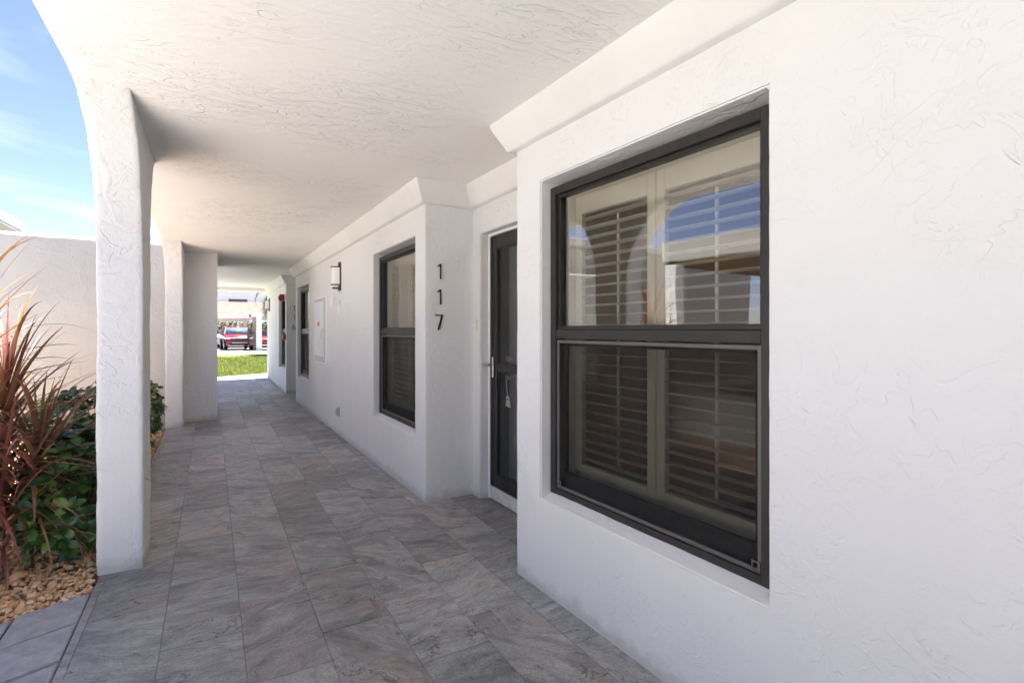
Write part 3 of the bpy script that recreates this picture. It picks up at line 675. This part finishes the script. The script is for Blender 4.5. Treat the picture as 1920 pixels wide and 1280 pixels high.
# ------------------------------------------------------------------ ground, planter, pavers, lawn
def sheet(name, x0, x1, y0, y1, z, mat, kind='structure'):
    return tag(data_obj(name, [(x0, y0, z), (x1, y0, z), (x1, y1, z), (x0, y1, z)], [(0, 1, 2, 3)], mat), kind=kind)
sheet('ground', -600, 600, -600, 900, -0.16, 'asphalt')
bm = bmesh.new(); nx, ny = 26, 60
g = [[bm.verts.new((-0.542 - 1.9 * i / nx, 2.9 + 6.2 * j / ny, -0.045 + 0.012 * nz3((i * .3, j * .3, 0), 1))) for j in range(ny + 1)] for i in range(nx + 1)]
for i in range(nx):
    for j in range(ny): bm.faces.new((g[i][j], g[i + 1][j], g[i + 1][j + 1], g[i][j + 1]))
tag(mesh_obj('planter_bed', bm, 'soil', None, True), kind='structure')
# slanted concrete pavers beside the walkway
pv = tag(bobj('paved_path', [(-2.45, -0.545, -3.0, 3.2, -0.15, -0.055)], 'grout'), kind='structure')
sk = 0.42
for c in range(7):
    xa, xb = -0.548 - 0.276 * c, -0.548 - 0.276 * (c + 1) + 0.010
    for r_ in range(14):
        yb = 3.485 - 0.331 * r_ + (0.0 if c % 2 == 0 else -0.02); ya = yb - 0.322
        bm = bmesh.new()
        q = [(xa, ya), (xa, yb), (xb, yb + (xb - xa) * sk), (xb, ya + (xb - xa) * sk)]
        y_off = -0.276 * c * sk
        q = [(x, y + y_off) for x, y in q]; cx = sum(p[0] for p in q) / 4; cy = sum(p[1] for p in q) / 4
        lo = [bm.verts.new((x - cx, y - cy, -0.045)) for x, y in q]; hi = [bm.verts.new((x - cx, y - cy, 0)) for x, y in q]
        bm.faces.new(lo); tp = bm.faces.new(hi)
        for i in range(4): bm.faces.new((lo[i], lo[(i + 1) % 4], hi[(i + 1) % 4], hi[i]))
        bmesh.ops.bevel(bm, geom=list(tp.edges), offset=0.004, segments=2, affect='EDGES')
        o = mesh_obj('paver', bm, 'paver', pv); o.location = (cx, cy, -0.012 + random.uniform(-0.003, 0.002))
# gravel
def pebbles(name, spots, label):
    ico = bmesh.new(); bmesh.ops.create_icosphere(ico, subdivisions=1, radius=1); iv = [v.co.copy() for v in ico.verts]; ifs = [[v.index for v in f.verts] for f in ico.faces]; ico.free()
    vs, fs = [], []
    for x, y, z, r in spots:
        q = Matrix.Rotation(random.uniform(0, 6.28), 3, 'Z') @ Matrix.Rotation(random.gauss(0, 0.35), 3, 'X') @ Matrix.Rotation(random.gauss(0, 0.35), 3, 'Y')
        sx, sy, sz = r * random.uniform(0.9, 1.6), r * random.uniform(0.7, 1.1), r * random.uniform(0.45, 0.8); b = len(vs); sd = random.uniform(0, 50)
        for v in iv:
            k = 1 + 0.28 * noise.noise(v * 1.1 + Vector((sd, 0, 0)))
            w_ = q @ Vector((v.x * sx * k, v.y * sy * k, v.z * sz * k)); vs.append((x + w_.x, y + w_.y, z + w_.z))
        fs += [[b + i for i in f] for f in ifs]
    return tag(data_obj(name, vs, fs, 'pebble', None, True), label, 'gravel', kind='stuff')
spots = []
edge = lambda x: 3.50 + (x + 0.545) * sk
for k in range(6500):
    x = random.uniform(-1.75, -0.556); y = random.uniform(3.0, 5.6)
    if y < edge(x) - 0.0: continue
    if XO - 0.01 < x < XI and 3.655 < y < 4.1: continue
    lay = random.random()
    spots.append((x, y, -0.034 + 0.016 * lay, random.choice([0.008, 0.011, 0.013, 0.016, 0.020]) * random.uniform(0.8, 1.15)))
for k in range(2600): spots.append((random.uniform(-1.2, -0.556), random.uniform(5.6, 9.05), -0.03 + 0.014 * random.random(), random.uniform(0.010, 0.018)))
for x, y, r_ in ((-0.93, 3.93, 0.050), (-1.03, 3.98, 0.034), (-0.80, 3.60, 0.026), (-0.86, 3.52, 0.024), (-1.0, 3.7, 0.028), (-0.74, 3.68, 0.022)): spots.append((x, y, -0.015, r_))
pebbles('gravel', spots, 'peach and tan river pebbles covering the planter bed')

sheet('courtyard_paving', -6.0, -2.44, -12, 9.1, -0.05, 'concrete')
data = [(-6, 16.44), (7.9, 16.44), (7.9, 21.5), (1.53, 18.2), (0.17, 17.45), (-6, 16.9)]
tag(data_obj('end_path', [(x, y, -0.012) for x, y in data], [tuple(range(6))], 'concrete'), kind='structure')
sheet('unseen_bounce_sheet', -6.0, -0.545, 9.4, 16.44, -0.05, 'asphalt')  # unseen sheet, added to keep green lawn bounce out of the passage
sheet('lawn', -40, 60, 16.5, 33.0, -0.03, 'lawn'); sheet('kerb_path', -60, 80, 33.0, 35.0, -0.02, 'concrete')
sheet('verge', -60, 80, 35.0, 37.2, -0.03, 'lawn'); sheet('driveway', -80, 100, 37.2, 62.0, -0.04, 'asphalt')
# grass blades on the near half of the lawn
vs, fs = [], []
for k in range(26000):
    y = 17.2 + 13 * random.random() ** 1.5; x = random.uniform(-0.6, 2.6) * (0.6 + 0.5 * y / 18)
    if y < 17.4 + max(0, (x - 0.17)) * 0.54: continue
    a = random.uniform(0, 6.28); h_ = random.uniform(0.03, 0.07); w_ = random.uniform(0.004, 0.008) * (y / 17); dx, dy = math.cos(a) * w_, math.sin(a) * w_; lx, ly = random.gauss(0, 0.02), random.gauss(0, 0.02); b = len(vs)
    vs += [(x - dx, y - dy, -0.032), (x + dx, y + dy, -0.032), (x + lx, y + ly, -0.03 + h_)]; fs.append((b, b + 1, b + 2))
tag(data_obj('grass', vs, fs, 'blade'), 'short mown green grass beyond the walkway end', 'grass', kind='stuff')

# ------------------------------------------------------------------ beige garden wall and neighbouring roof
bm = bmesh.new(); nx, nz_ = 90, 44
def wall_face(y, flip):
    g = [[bm.verts.new((-0.36 - 5.6 * i / nx, y, -0.1 + 2.75 * j / nz_)) for j in range(nz_ + 1)] for i in range(nx + 1)]
    for i in range(nx):
        for j in range(nz_): bm.faces.new((g[i][j], g[i + 1][j], g[i + 1][j + 1], g[i][j + 1]))
    return g
a, b = wall_face(9.16, 0), wall_face(9.38, 1)
for i in range(nx): bm.faces.new((a[i][-1], a[i + 1][-1], b[i + 1][-1], b[i][-1]))
for j in range(nz_): bm.faces.new((a[-1][j], a[-1][j + 1], b[-1][j + 1], b[-1][j]))
bm.normal_update()
for v in bm.verts: v.co += v.normal * rough_disp(v.co, 0.004)
tag(mesh_obj('garden_wall', bm, 'beige', None, True), 'tall beige stucco wall behind the planter', 'wall')

nb = empty('neighbour_building', T(-6, 12, 0)); tag(nb, 'flat-roofed neighbouring building whose grey eave shows above the beige wall', 'building')
def chld(o, p): o.parent = p; o.matrix_parent_inverse = p.matrix_world.inverted(); return o
chld(bobj('wall', [(-12, -4.3, 9.7, 13.2, 0, 3.32)], 'beige'), nb)
chld(bobj('eave', [(-12.5, -3.29, 9.5, 14.0, 3.31, 3.36)], 'eave'), nb)
fa = [(-12.5, -3.28, 9.49, 14.01, 3.36 + 0.028 * k, 3.36 + 0.028 * k + 0.022) for k in range(6)]
for k, f_ in enumerate(fa): chld(bobj('fascia_board', [f_], 'white', bev=0.004), nb)
chld(bobj('roof_membrane', [(-12.45, -3.33, 9.55, 13.95, 3.36, 3.525)], 'roofgrey'), nb)

# ------------------------------------------------------------------ plants in the planter
def strap_leaf(L_, W_, bend, twist, fold=0.25, n=10):
    vs, fs = [], []
    ang = 0; x = z = 0; seg = L_ / n
    for i in range(n + 1):
        t_ = i / n; w_ = W_ * (0.35 + 0.65 * min(1, t_ * 5)) * max(0.02, (1 - max(0, t_ - 0.35) / 0.65) ** 0.75)
        tw = twist * t_; cz, sz = math.cos(tw), math.sin(tw); nxx, nzz = -math.sin(ang), math.cos(ang)
        for s_ in (-1, 0, 1):
            lift = abs(s_) * w_ * fold; yy = s_ * w_ * cz; up = lift + s_ * w_ * sz
            vs.append((x + nxx * up, yy, z + nzz * up))
        x += math.cos(ang) * seg; z += math.sin(ang) * seg; ang -= bend / n * (0.4 + 1.2 * t_)
    for i in range(n):
        for k in range(2): a = i * 3 + k; fs.append((a, a + 1, a + 4, a + 3))
    me = bpy.data.meshes.new('leaf'); me.from_pydata(vs, [], fs); me.update(); me.shade_smooth(); return me
rs = random.Random(21)
leaf_meshes = []
for k in range(16):
    me = strap_leaf(rs.uniform(0.45, 0.80), rs.uniform(0.0070, 0.0160), rs.choice([0.15, 0.35, 0.6, 1.0, 1.7]) * rs.uniform(0.8, 1.2), rs.uniform(-0.7, 0.7)); me.materials.append(M['cordy']); leaf_meshes.append(me)
def cordyline(x, y, canes, label):
    root = empty('cordyline_plant', T(x, y, -0.03)); tag(root, label, 'cordyline', 'red-leaved cordylines in the planter')
    for (dx, dy, h_, lean, nl, spread) in canes:
        bm = bmesh.new(); lx, ly = lean
        tube(bm, [(dx + lx * q * q, dy + ly * q * q, h_ * q + 0.0) for q in (0, .25, .5, .75, 1)], [0.022, 0.019, 0.018, 0.017, 0.013], 8)
        mesh_obj('cane', bm, 'bark', root, True)
        for k in range(nl):
            q = k / nl; az = k * 2.399 + rs.uniform(-0.4, 0.4)
            el = R(84) - (1 - q) ** 0.9 * R(spread) + rs.uniform(-0.14, 0.14)
            hz = h_ * (0.48 + 0.54 * q); qq = hz / h_
            o = put(bpy.data.objects.new('leaf', rs.choice(leaf_meshes)), root)
            o.location = (dx + lx * qq * qq, dy + ly * qq * qq, hz)
            o.rotation_euler = (0, -el, az); s_ = rs.uniform(0.72, 1.1); o.scale = (s_, s_ * rs.uniform(0.8, 1.3), s_)
cordyline(-1.00, 4.03, [(-0.05, 0.05, 1.02, (0.03, -0.03), 125, 105), (0.08, 0.02, 0.70, (0.05, -0.02), 100, 100), (-0.09, -0.04, 0.50, (0.0, -0.03), 60, 85)], 'red and bronze strap-leaved cordyline beside the leafy shrub and pillar')
cordyline(-1.25, 4.12, [(0, 0, 1.42, (0.05, 0.0), 125, 105), (0.0, -0.14, 1.02, (0.0, -0.06), 95, 105)], 'taller cordyline at the planter side away from the pillar')

cordyline(-1.12, 3.96, [(0, 0, 0.62, (0.02, -0.02), 90, 82), (0.10, -0.03, 0.36, (0.02, -0.02), 60, 70)], 'low cordyline with arching dull red leaves over the gravel')

def ob_leaf(L_=0.070, W_=0.0205):
    n = 6; vs, fs = [], []
    for i in range(n + 1):
        t_ = i / n; w_ = W_ * math.sin(math.pi * min(1, (0.06 + 0.94 * t_) ** 1.35)) ** 0.75 if t_ < 1 else 0.0012
        x = L_ * t_; z = 0.006 * math.sin(t_ * 2.2) - 0.010 * t_ * t_
        for s_ in (-1, 0, 1): vs.append((x, s_ * w_, z + abs(s_) * w_ * 0.28))
    for i in range(n):
        for k in range(2): a = i * 3 + k; fs.append((a, a + 1, a + 4, a + 3))
    return vs, fs
olv, olf = ob_leaf()
me_ol = bpy.data.meshes.new('leaf'); me_ol.from_pydata(olv, [], olf); me_ol.update(); me_ol.shade_smooth(); me_ol.materials.append(M['shrub1'])
def shrub(cx, cy, rx, ry, rz, nclus, label, singles=0):
    root = empty('leafy_shrub', T(cx, cy, -0.03)); tag(root, label, 'shrub', 'leafy shrubs in the planter')
    vs, fs = [], []; bm = bmesh.new(); cl = []
    for k in range(nclus):
        for _ in range(30):
            d = Vector((rs.gauss(0, 1), rs.gauss(0, 1), rs.gauss(0, 1))).normalized(); rr = rs.uniform(0.55, 1.0) ** 0.5
            bulge = 1 + 0.25 * noise.noise(d * 2.2 + Vector((cx * 7, cy, 0)))
            p = Vector((d.x * rx * rr * bulge, d.y * ry * rr * bulge, rz * 0.52 + d.z * rz * 0.52 * rr * bulge))
            if p.z > 0.02 and cx + p.x < XO - 0.03 or (cy + p.y > 4.15 and cy + p.y < 8.6 and cx + p.x < -0.50 and p.z > 0.02): break
        cl.append((p, d))
    cl.sort(key=lambda c: -(c[0].x * 0.3 - c[0].y))      # those on the walkway side last
    sset = set(range(nclus)) if singles else set()
    front = sorted(range(nclus), key=lambda i: cl[i][0].y - 0.3 * cl[i][0].x)[:singles]
    for i, (p, d) in enumerate(cl):
        up = (d + Vector((0, 0, 0.9))).normalized(); q = up.to_track_quat('Z', 'Y').to_matrix()
        nl = rs.randint(5, 8)
        if rs.random() < 0.5: tube(bm, [p - up * 0.10, p - up * 0.03, p], [0.0028, 0.0022, 0.0016], 4, False)
        for k in range(nl):
            az = k * 6.28 / nl * 1.0 + rs.uniform(-0.3, 0.3); el = rs.uniform(-0.1, 0.85) ; s_ = rs.uniform(0.75, 1.3)
            m = q @ Matrix.Rotation(az, 3, 'Z') @ Matrix.Rotation(-el, 3, 'Y') @ Matrix.Rotation(rs.uniform(-0.4, 0.4), 3, 'X')
            if i in front:
                o = put(bpy.data.objects.new('leaf', me_ol), root); mm = (m * s_).to_4x4(); mm.translation = p; o.matrix_local = mm
            else:
                b = len(vs)
                for v in olv: w_ = m @ (Vector(v) * s_) + p; vs.append(w_[:])
                fs += [[b + j for j in f] for f in olf]
    for k in range(9):
        e_ = Vector((rs.uniform(-.6, .6) * rx, rs.uniform(-.6, .6) * ry, rz * rs.uniform(.55, .95)))
        tube(bm, [(e_.x * .1, e_.y * .1, 0), e_ * 0.5 + Vector((0, 0, -.03)), e_], [0.008, 0.006, 0.003], 6)
    mesh_obj('stem', bm, 'bark', root, True)['kind'] = 'stuff'
    fo = data_obj('foliage', vs, fs, 'shrub', root, True); fo['kind'] = 'stuff'
shrub(-0.76, 4.32, 0.24, 0.56, 0.76, 300, 'glossy green leafy shrub between red cordyline and the pillar', 34)
shrub(-0.86, 5.35, 0.38, 0.50, 0.90, 220, 'green leafy shrub just beyond the first pillar')
shrub(-0.82, 6.35, 0.33, 0.50, 0.88, 170, 'green leafy shrub midway between the two pillars')
shrub(-0.78, 7.55, 0.28, 0.50, 0.86, 200, 'green leafy shrub close before the second pillar')

# ------------------------------------------------------------------ far side: carport, cars, hedge, apartments
def chk(o, p): return chld(o, p)
cp = empty('carport', T(2, 50, 0)); tag(cp, 'long open carport with shingled roof and white fascia across the driveway', 'carport')
chk(bobj('fascia', [(-30, 2.62, 46.0, 46.12, 2.26, 2.56)], 'white'), cp); chk(bobj('beam', [(-30, 2.6, 46.2, 46.4, 2.02, 2.26)], 'tancol'), cp)
bm = bmesh.new(); vv = [bm.verts.new(p) for p in ((-30, 46.0, 2.56), (30, 46.0, 2.56), (30, 52, 3.82), (-30, 52, 3.82), (-30, 52, 2.4), (30, 52, 2.4))]
bm.faces.new(vv[:4]); bm.faces.new((vv[3], vv[2], vv[5], vv[4])); chk(mesh_obj('roof', bm, 'roof'), cp)
chk(bobj('roof_deck', [(-30, 30, 46.15, 52, 2.30, 2.38)], 'white'), cp)
for px in (-4.6, -1.0, 2.35, 6.6, 10): chk(bobj('post', [(px - 0.11, px + 0.11, 46.2, 46.42, -0.04, 2.02)], 'tancol'), cp); 
for px in (-4.6, -0.2, 3.4, 7.0): chk(bobj('rear_post', [(px - 0.08, px + 0.08, 51.5, 51.66, -0.04, 2.3)], 'tancol'), cp)
cq = empty('entrance_canopy', T(4, 39, 0)); tag(cq, 'white post canopy standing in front of the carport', 'canopy')
chk(bobj('post', [(2.66, 2.98, 38.9, 39.2, -0.04, 2.28)], 'white'), cq); chk(bobj('post', [(7.66, 7.98, 38.9, 39.2, -0.04, 2.28)], 'white'), cq)
chk(bobj('header', [(2.56, 8.1, 38.86, 39.06, 2.28, 2.56), (2.56, 2.8, 39.06, 43.0, 2.28, 2.56)], 'white'), cq); chk(bobj('soffit', [(2.82, 8.05, 39.08, 43, 2.36, 2.44)], 'tancol'), cq)
chk(bobj('post', [(2.66, 2.9, 42.7, 42.95, -0.04, 2.28)], 'tancol'), cq)

def leaf_mass(name, n, fn, size, mat, seed):
    r_ = random.Random(seed); vs, fs = [], []
    for k in range(n):
        p = fn(r_); d = Vector((r_.gauss(0, 1), r_.gauss(0, 1), r_.gauss(0, 1))).normalized(); e = d.orthogonal().normalized(); f_ = d.cross(e); s_ = size * r_.uniform(.6, 1.4); b = len(vs)
        vs += [(p + e * s_)[:], (p + f_ * s_ * .5)[:], (p - e * s_)[:], (p - f_ * s_ * .5)[:]]; fs.append((b, b + 1, b + 2, b + 3))
    return data_obj(name, vs, fs, mat)
hg = empty('hedge', T(1, 54.5, 0)); tag(hg, 'clipped olive hedge growing behind the carport', 'hedge')
def hp(r_): 
    x, y, z = r_.uniform(-7, 12), r_.uniform(53.2, 55.0), r_.uniform(0, 1)
    return Vector((x, y, z * (2.0 + 0.25 * noise.noise(Vector((x * .9, y, 0))))))
chk(leaf_mass('foliage', 15000, hp, 0.11, 'hedge', 3), hg)['kind'] = 'stuff'
chk(bobj('stem', [(x - .04, x + .04, 54.1, 54.2, -0.05, 1.6) for x in range(-7, 12, 2)], 'trunk'), hg)['kind'] = 'stuff'

ap = empty('apartment_block', T(5, 80, 0)); tag(ap, 'white four-storey apartment block with long balconies beyond the carport', 'building')
chk(bobj('wall', [(-4, 70, 80, 92, 0, 15.2)], 'white'), ap)
for k, z in enumerate((3.4, 6.7, 10.0, 13.3)):
    chk(bobj('balcony_slab', [(-4.2, 70.2, 77.6, 80.01, z - 0.2, z)], 'white'), ap); chk(bobj('balcony_parapet', [(-4.2, 70.2, 77.6, 77.75, z + .003, z + 1.05)], 'white'), ap)
    for x in range(-3, 46, 5):
        w_ = bobj('window', [(x, x + 1.6 + (x % 3) * .4, 79.93, 79.985, z + 0.9, z + 2.2)], 'whitetrim'); chk(w_, ap)
        pn = bobj('pane', [(x + .08, x + 1.52 + (x % 3) * .4, 79.9, 79.94, z + 0.98, z + 2.12)], 'winfar'); pn.parent = w_; pn.matrix_parent_inverse = w_.matrix_world.inverted()
chk(bobj('roof', [(-4.4, 70.6, 77.2, 92, 15.2, 15.7)], 'white'), ap)

def palm(x, y, h_, nfr, Lf, label, seed, lean=(0, 0)):
    r_ = random.Random(seed); root = empty('palm_tree', T(x, y, -0.1)); tag(root, label, 'palm tree', 'palm trees around the grounds')
    bm = bmesh.new(); tube(bm, [(lean[0] * q * q, lean[1] * q * q, h_ * q) for q in [i / 8 for i in range(9)]], [0.22 - 0.10 * i / 8 for i in range(9)], 10); mesh_obj('trunk', bm, 'trunk', root, True)
    c = Vector((lean[0], lean[1], h_)); vs, fs = [], []; bm = bmesh.new()
    for k in range(nfr):
        az = k * 2.399 + r_.uniform(-.2, .2); ang = r_.uniform(-0.2, 1.25); p = c.copy(); d2 = Vector((math.cos(az), math.sin(az), 0)); side = Vector((-math.sin(az), math.cos(az), 0)); pts = [p.copy()]; n = 16
        for i in range(n):
            d = d2 * math.cos(ang) + Vector((0, 0, math.sin(ang))); p = p + d * (Lf / n); ang -= 0.10 + 0.008 * i; pts.append(p.copy())
            t_ = (i + 1) / n; ll = Lf * 0.30 * math.sin(math.pi * min(1, t_ * 0.95 + 0.03)) ** 0.6
            for s_ in (-1, 1):
                for j in range(2):
                    tip = p + side * s_ * ll * r_.uniform(.6, .9) + d * ll * 0.45 + Vector((0, 0, -ll * r_.uniform(.25, .65))); b = len(vs); q0 = p - d * (Lf / n) * 0.5 * j
                    vs += [(q0 - d * 0.03)[:], (q0 + d * 0.03)[:], tip[:]]; fs.append((b, b + 1, b + 2))
        tube(bm, pts, [0.03 - 0.025 * i / n for i in range(n + 1)], 4)
    cr = data_obj('crown', vs, fs, 'palm', root); cr['kind'] = 'stuff'
    o = mesh_obj('frond_stalk', bm, 'palm', root); o['kind'] = 'stuff'
palm(4.0, 32.0, 3.8, 24, 2.7, 'palm tree past the end of the walkway, frond hanging before the white apartments', 5)

def car(x, y, yaw, paint, label, sc=(1, 1, 1)):
    root = empty('parked_car', T(x, y, -0.04) @ Matrix.Rotation(yaw, 4, 'Z') @ Matrix.Diagonal((*sc, 1))); tag(root, label, 'car', 'cars parked under the carport')
    # local: front towards -Y, x across, length 4.6
    prof = [(-2.3, .32), (-2.32, .62), (-2.22, .86), (-2.05, 1.0), (-1.2, 1.08), (1.9, 1.08), (2.22, 1.0), (2.3, .7), (2.25, .34)]
    bm = bmesh.new(); cols = []
    for xf, k in ((-1, .90), (-.97, .97), (-.8, 1.0), (0, 1.012), (.8, 1.0), (.97, .97), (1, .90)):
        cols.append([bm.verts.new((xf * 0.93 * (1 if -1.9 < yy < 1.9 else .93), yy * (1 if abs(xf) < .9 else .965), .32 + (zz - .32) * k)) for yy, zz in prof])
    for a, b in zip(cols, cols[1:]):
        for i in range(len(prof)): bm.faces.new((a[i], a[(i + 1) % len(prof)], b[(i + 1) % len(prof)], b[i]))
    bm.faces.new(cols[0]); bm.faces.new(cols[-1][::-1]); body = mesh_obj('body', bm, paint, root, True); body.data.set_sharp_from_angle(angle=R(35))
    def cabin(name, mat, g, z0, z1, parent, parts='all'):
        bm = bmesh.new(); lo = [(-.86 - g, -1.25 - g), (.86 + g, -1.25 - g), (.86 + g, 2.1 + g), (-.86 - g, 2.1 + g)]; hi = [(-.68 - g, -.42 - g), (.68 + g, -.42 - g), (.68 + g, 1.72 + g), (-.68 - g, 1.72 + g)]
        f = lambda a, b, q: (a[0] + (b[0] - a[0]) * q, a[1] + (b[1] - a[1]) * q)
        L0 = [bm.verts.new((*f(a, b, (z0 - 1.06) / .56), z0)) for a, b in zip(lo, hi)]; L1 = [bm.verts.new((*f(a, b, (z1 - 1.06) / .56), z1)) for a, b in zip(lo, hi)]
        for i in range(4): bm.faces.new((L0[i], L0[(i + 1) % 4], L1[(i + 1) % 4], L1[i]))
        bm.faces.new(L0); bm.faces.new(L1[::-1]); bmesh.ops.bevel(bm, geom=bm.edges[:], offset=0.05 if name == 'roof' else 0.015, segments=2, affect='EDGES'); return mesh_obj(name, bm, mat, parent, True)
    cabin('glasshouse', 'carglass', 0, 1.06, 1.56, root); cabin('roof', paint, 0.02, 1.53, 1.64, root)
    for sx in (-1, 1):
        for pa, pb_, rr_ in (((.87, -1.22, 1.06), (.70, -.44, 1.56), .035), ((.88, .55, 1.06), (.72, .55, 1.58), .035), ((.87, 2.05, 1.06), (.70, 1.70, 1.57), .06)):
            bm = bmesh.new(); tube(bm, [(sx * pa[0], pa[1], pa[2]), (sx * pb_[0], pb_[1], pb_[2])], rr_, 6); mesh_obj('roof_pillar', bm, paint, root)
    bobj('grille', [(-.58, .58, -2.345, -2.27, .62, .80)], 'black', root, 0.02); bobj('lower_intake', [(-.62, .62, -2.335, -2.25, .36, .47)], 'tyre', root, 0.02); bobj('skid_plate', [(-.5, .5, -2.345, -2.28, .48, .53)], 'rim', root, 0.01)
    bobj('grille_bar', [(-.6, .6, -2.352, -2.3, .81, .835)], 'rim', root, 0.005)
    for sx in (-1, 1):
        bobj('headlight', [(min(sx * .60, sx * .86), max(sx * .60, sx * .86), -2.30, -2.14, .76, .87)], 'lens', root, 0.025, 2)
        bobj('mirror', [(min(sx * .93, sx * 1.10), max(sx * .93, sx * 1.10), -1.0, -.86, 1.08, 1.22)], paint, root, 0.03, 2)
        for wy in (-1.42, 1.42):
            bm = bmesh.new(); tube(bm, [(sx * q, wy, .36) for q in (.70, .73, .90, .935)], [.30, .36, .36, .31], 22); wh = mesh_obj('wheel', bm, 'tyre', root, True); wh.data.set_sharp_from_angle(angle=R(50))
            bm = bmesh.new(); tube(bm, [(sx * .93, wy, .36), (sx * .945, wy, .36), (sx * .95, wy, .36)], [.24, .235, .08], 18); mesh_obj('rim', bm, 'rim', wh, True)
car(1.58, 42.4, R(4), 'carred', 'dark red sport utility car facing the lawn in front of the carport', (0.97, 0.95, 1.02))
car(-0.30, 47.2, R(3), 'carwhite', 'white car parked behind the dark red one')
car(4.2, 47.0, R(-2), 'carbright', 'bright red low car parked beyond the white canopy post', (1, 1, 0.82))

# ------------------------------------------------------------------ opposite side of the courtyard (seen mirrored in the window)
oc = empty('covered_parking', T(-8, 0, 0)); tag(oc, 'beige covered parking row with deep fascia opposite the walkway', 'carport')
chk(bobj('fascia', [(-6.35, -6.2, -16, 8.2, 2.92, 3.35)], 'beige'), oc); chk(bobj('soffit', [(-11.5, -6.35, -16, 8.2, 2.84, 2.9)], 'soffit'), oc); chk(bobj('roof', [(-11.5, -6.35, -16, 8.2, 2.9, 3.05)], 'roofgrey'), oc); chk(bobj('rear_fascia', [(-11.65, -11.5, -16, 8.2, 2.6, 3.2)], 'beige'), oc)
for y_ in (-14, -9, -4, 1.2, 4.7, 8.0):
    chk(bobj('post', [(-6.5, -6.22, y_ - .14, y_ + .14, -0.1, 2.84)], 'white'), oc); chk(bobj('rear_post', [(-11.6, -11.4, y_ - .1, y_ + .1, -0.1, 2.6)], 'white'), oc)
sheet('parking_lane', -30, -6.0, -30, 9.0, -0.06, 'asphalt')
for i, (x, y, h_) in enumerate(((-19, 1.0, 4.2), (-21, 5.2, 4.8), (-18, 8.6, 4.0), (-22, 11.5, 5.2), (-20, -4, 4.6))): palm(x, y, h_, 22, 2.3, ['short palm tree behind the covered parking', 'tall palm tree behind the covered parking row', 'low palm tree near the covered parking end', 'tallest palm tree beyond the covered parking', 'palm tree by the middle of the covered parking'][i], 40 + i)
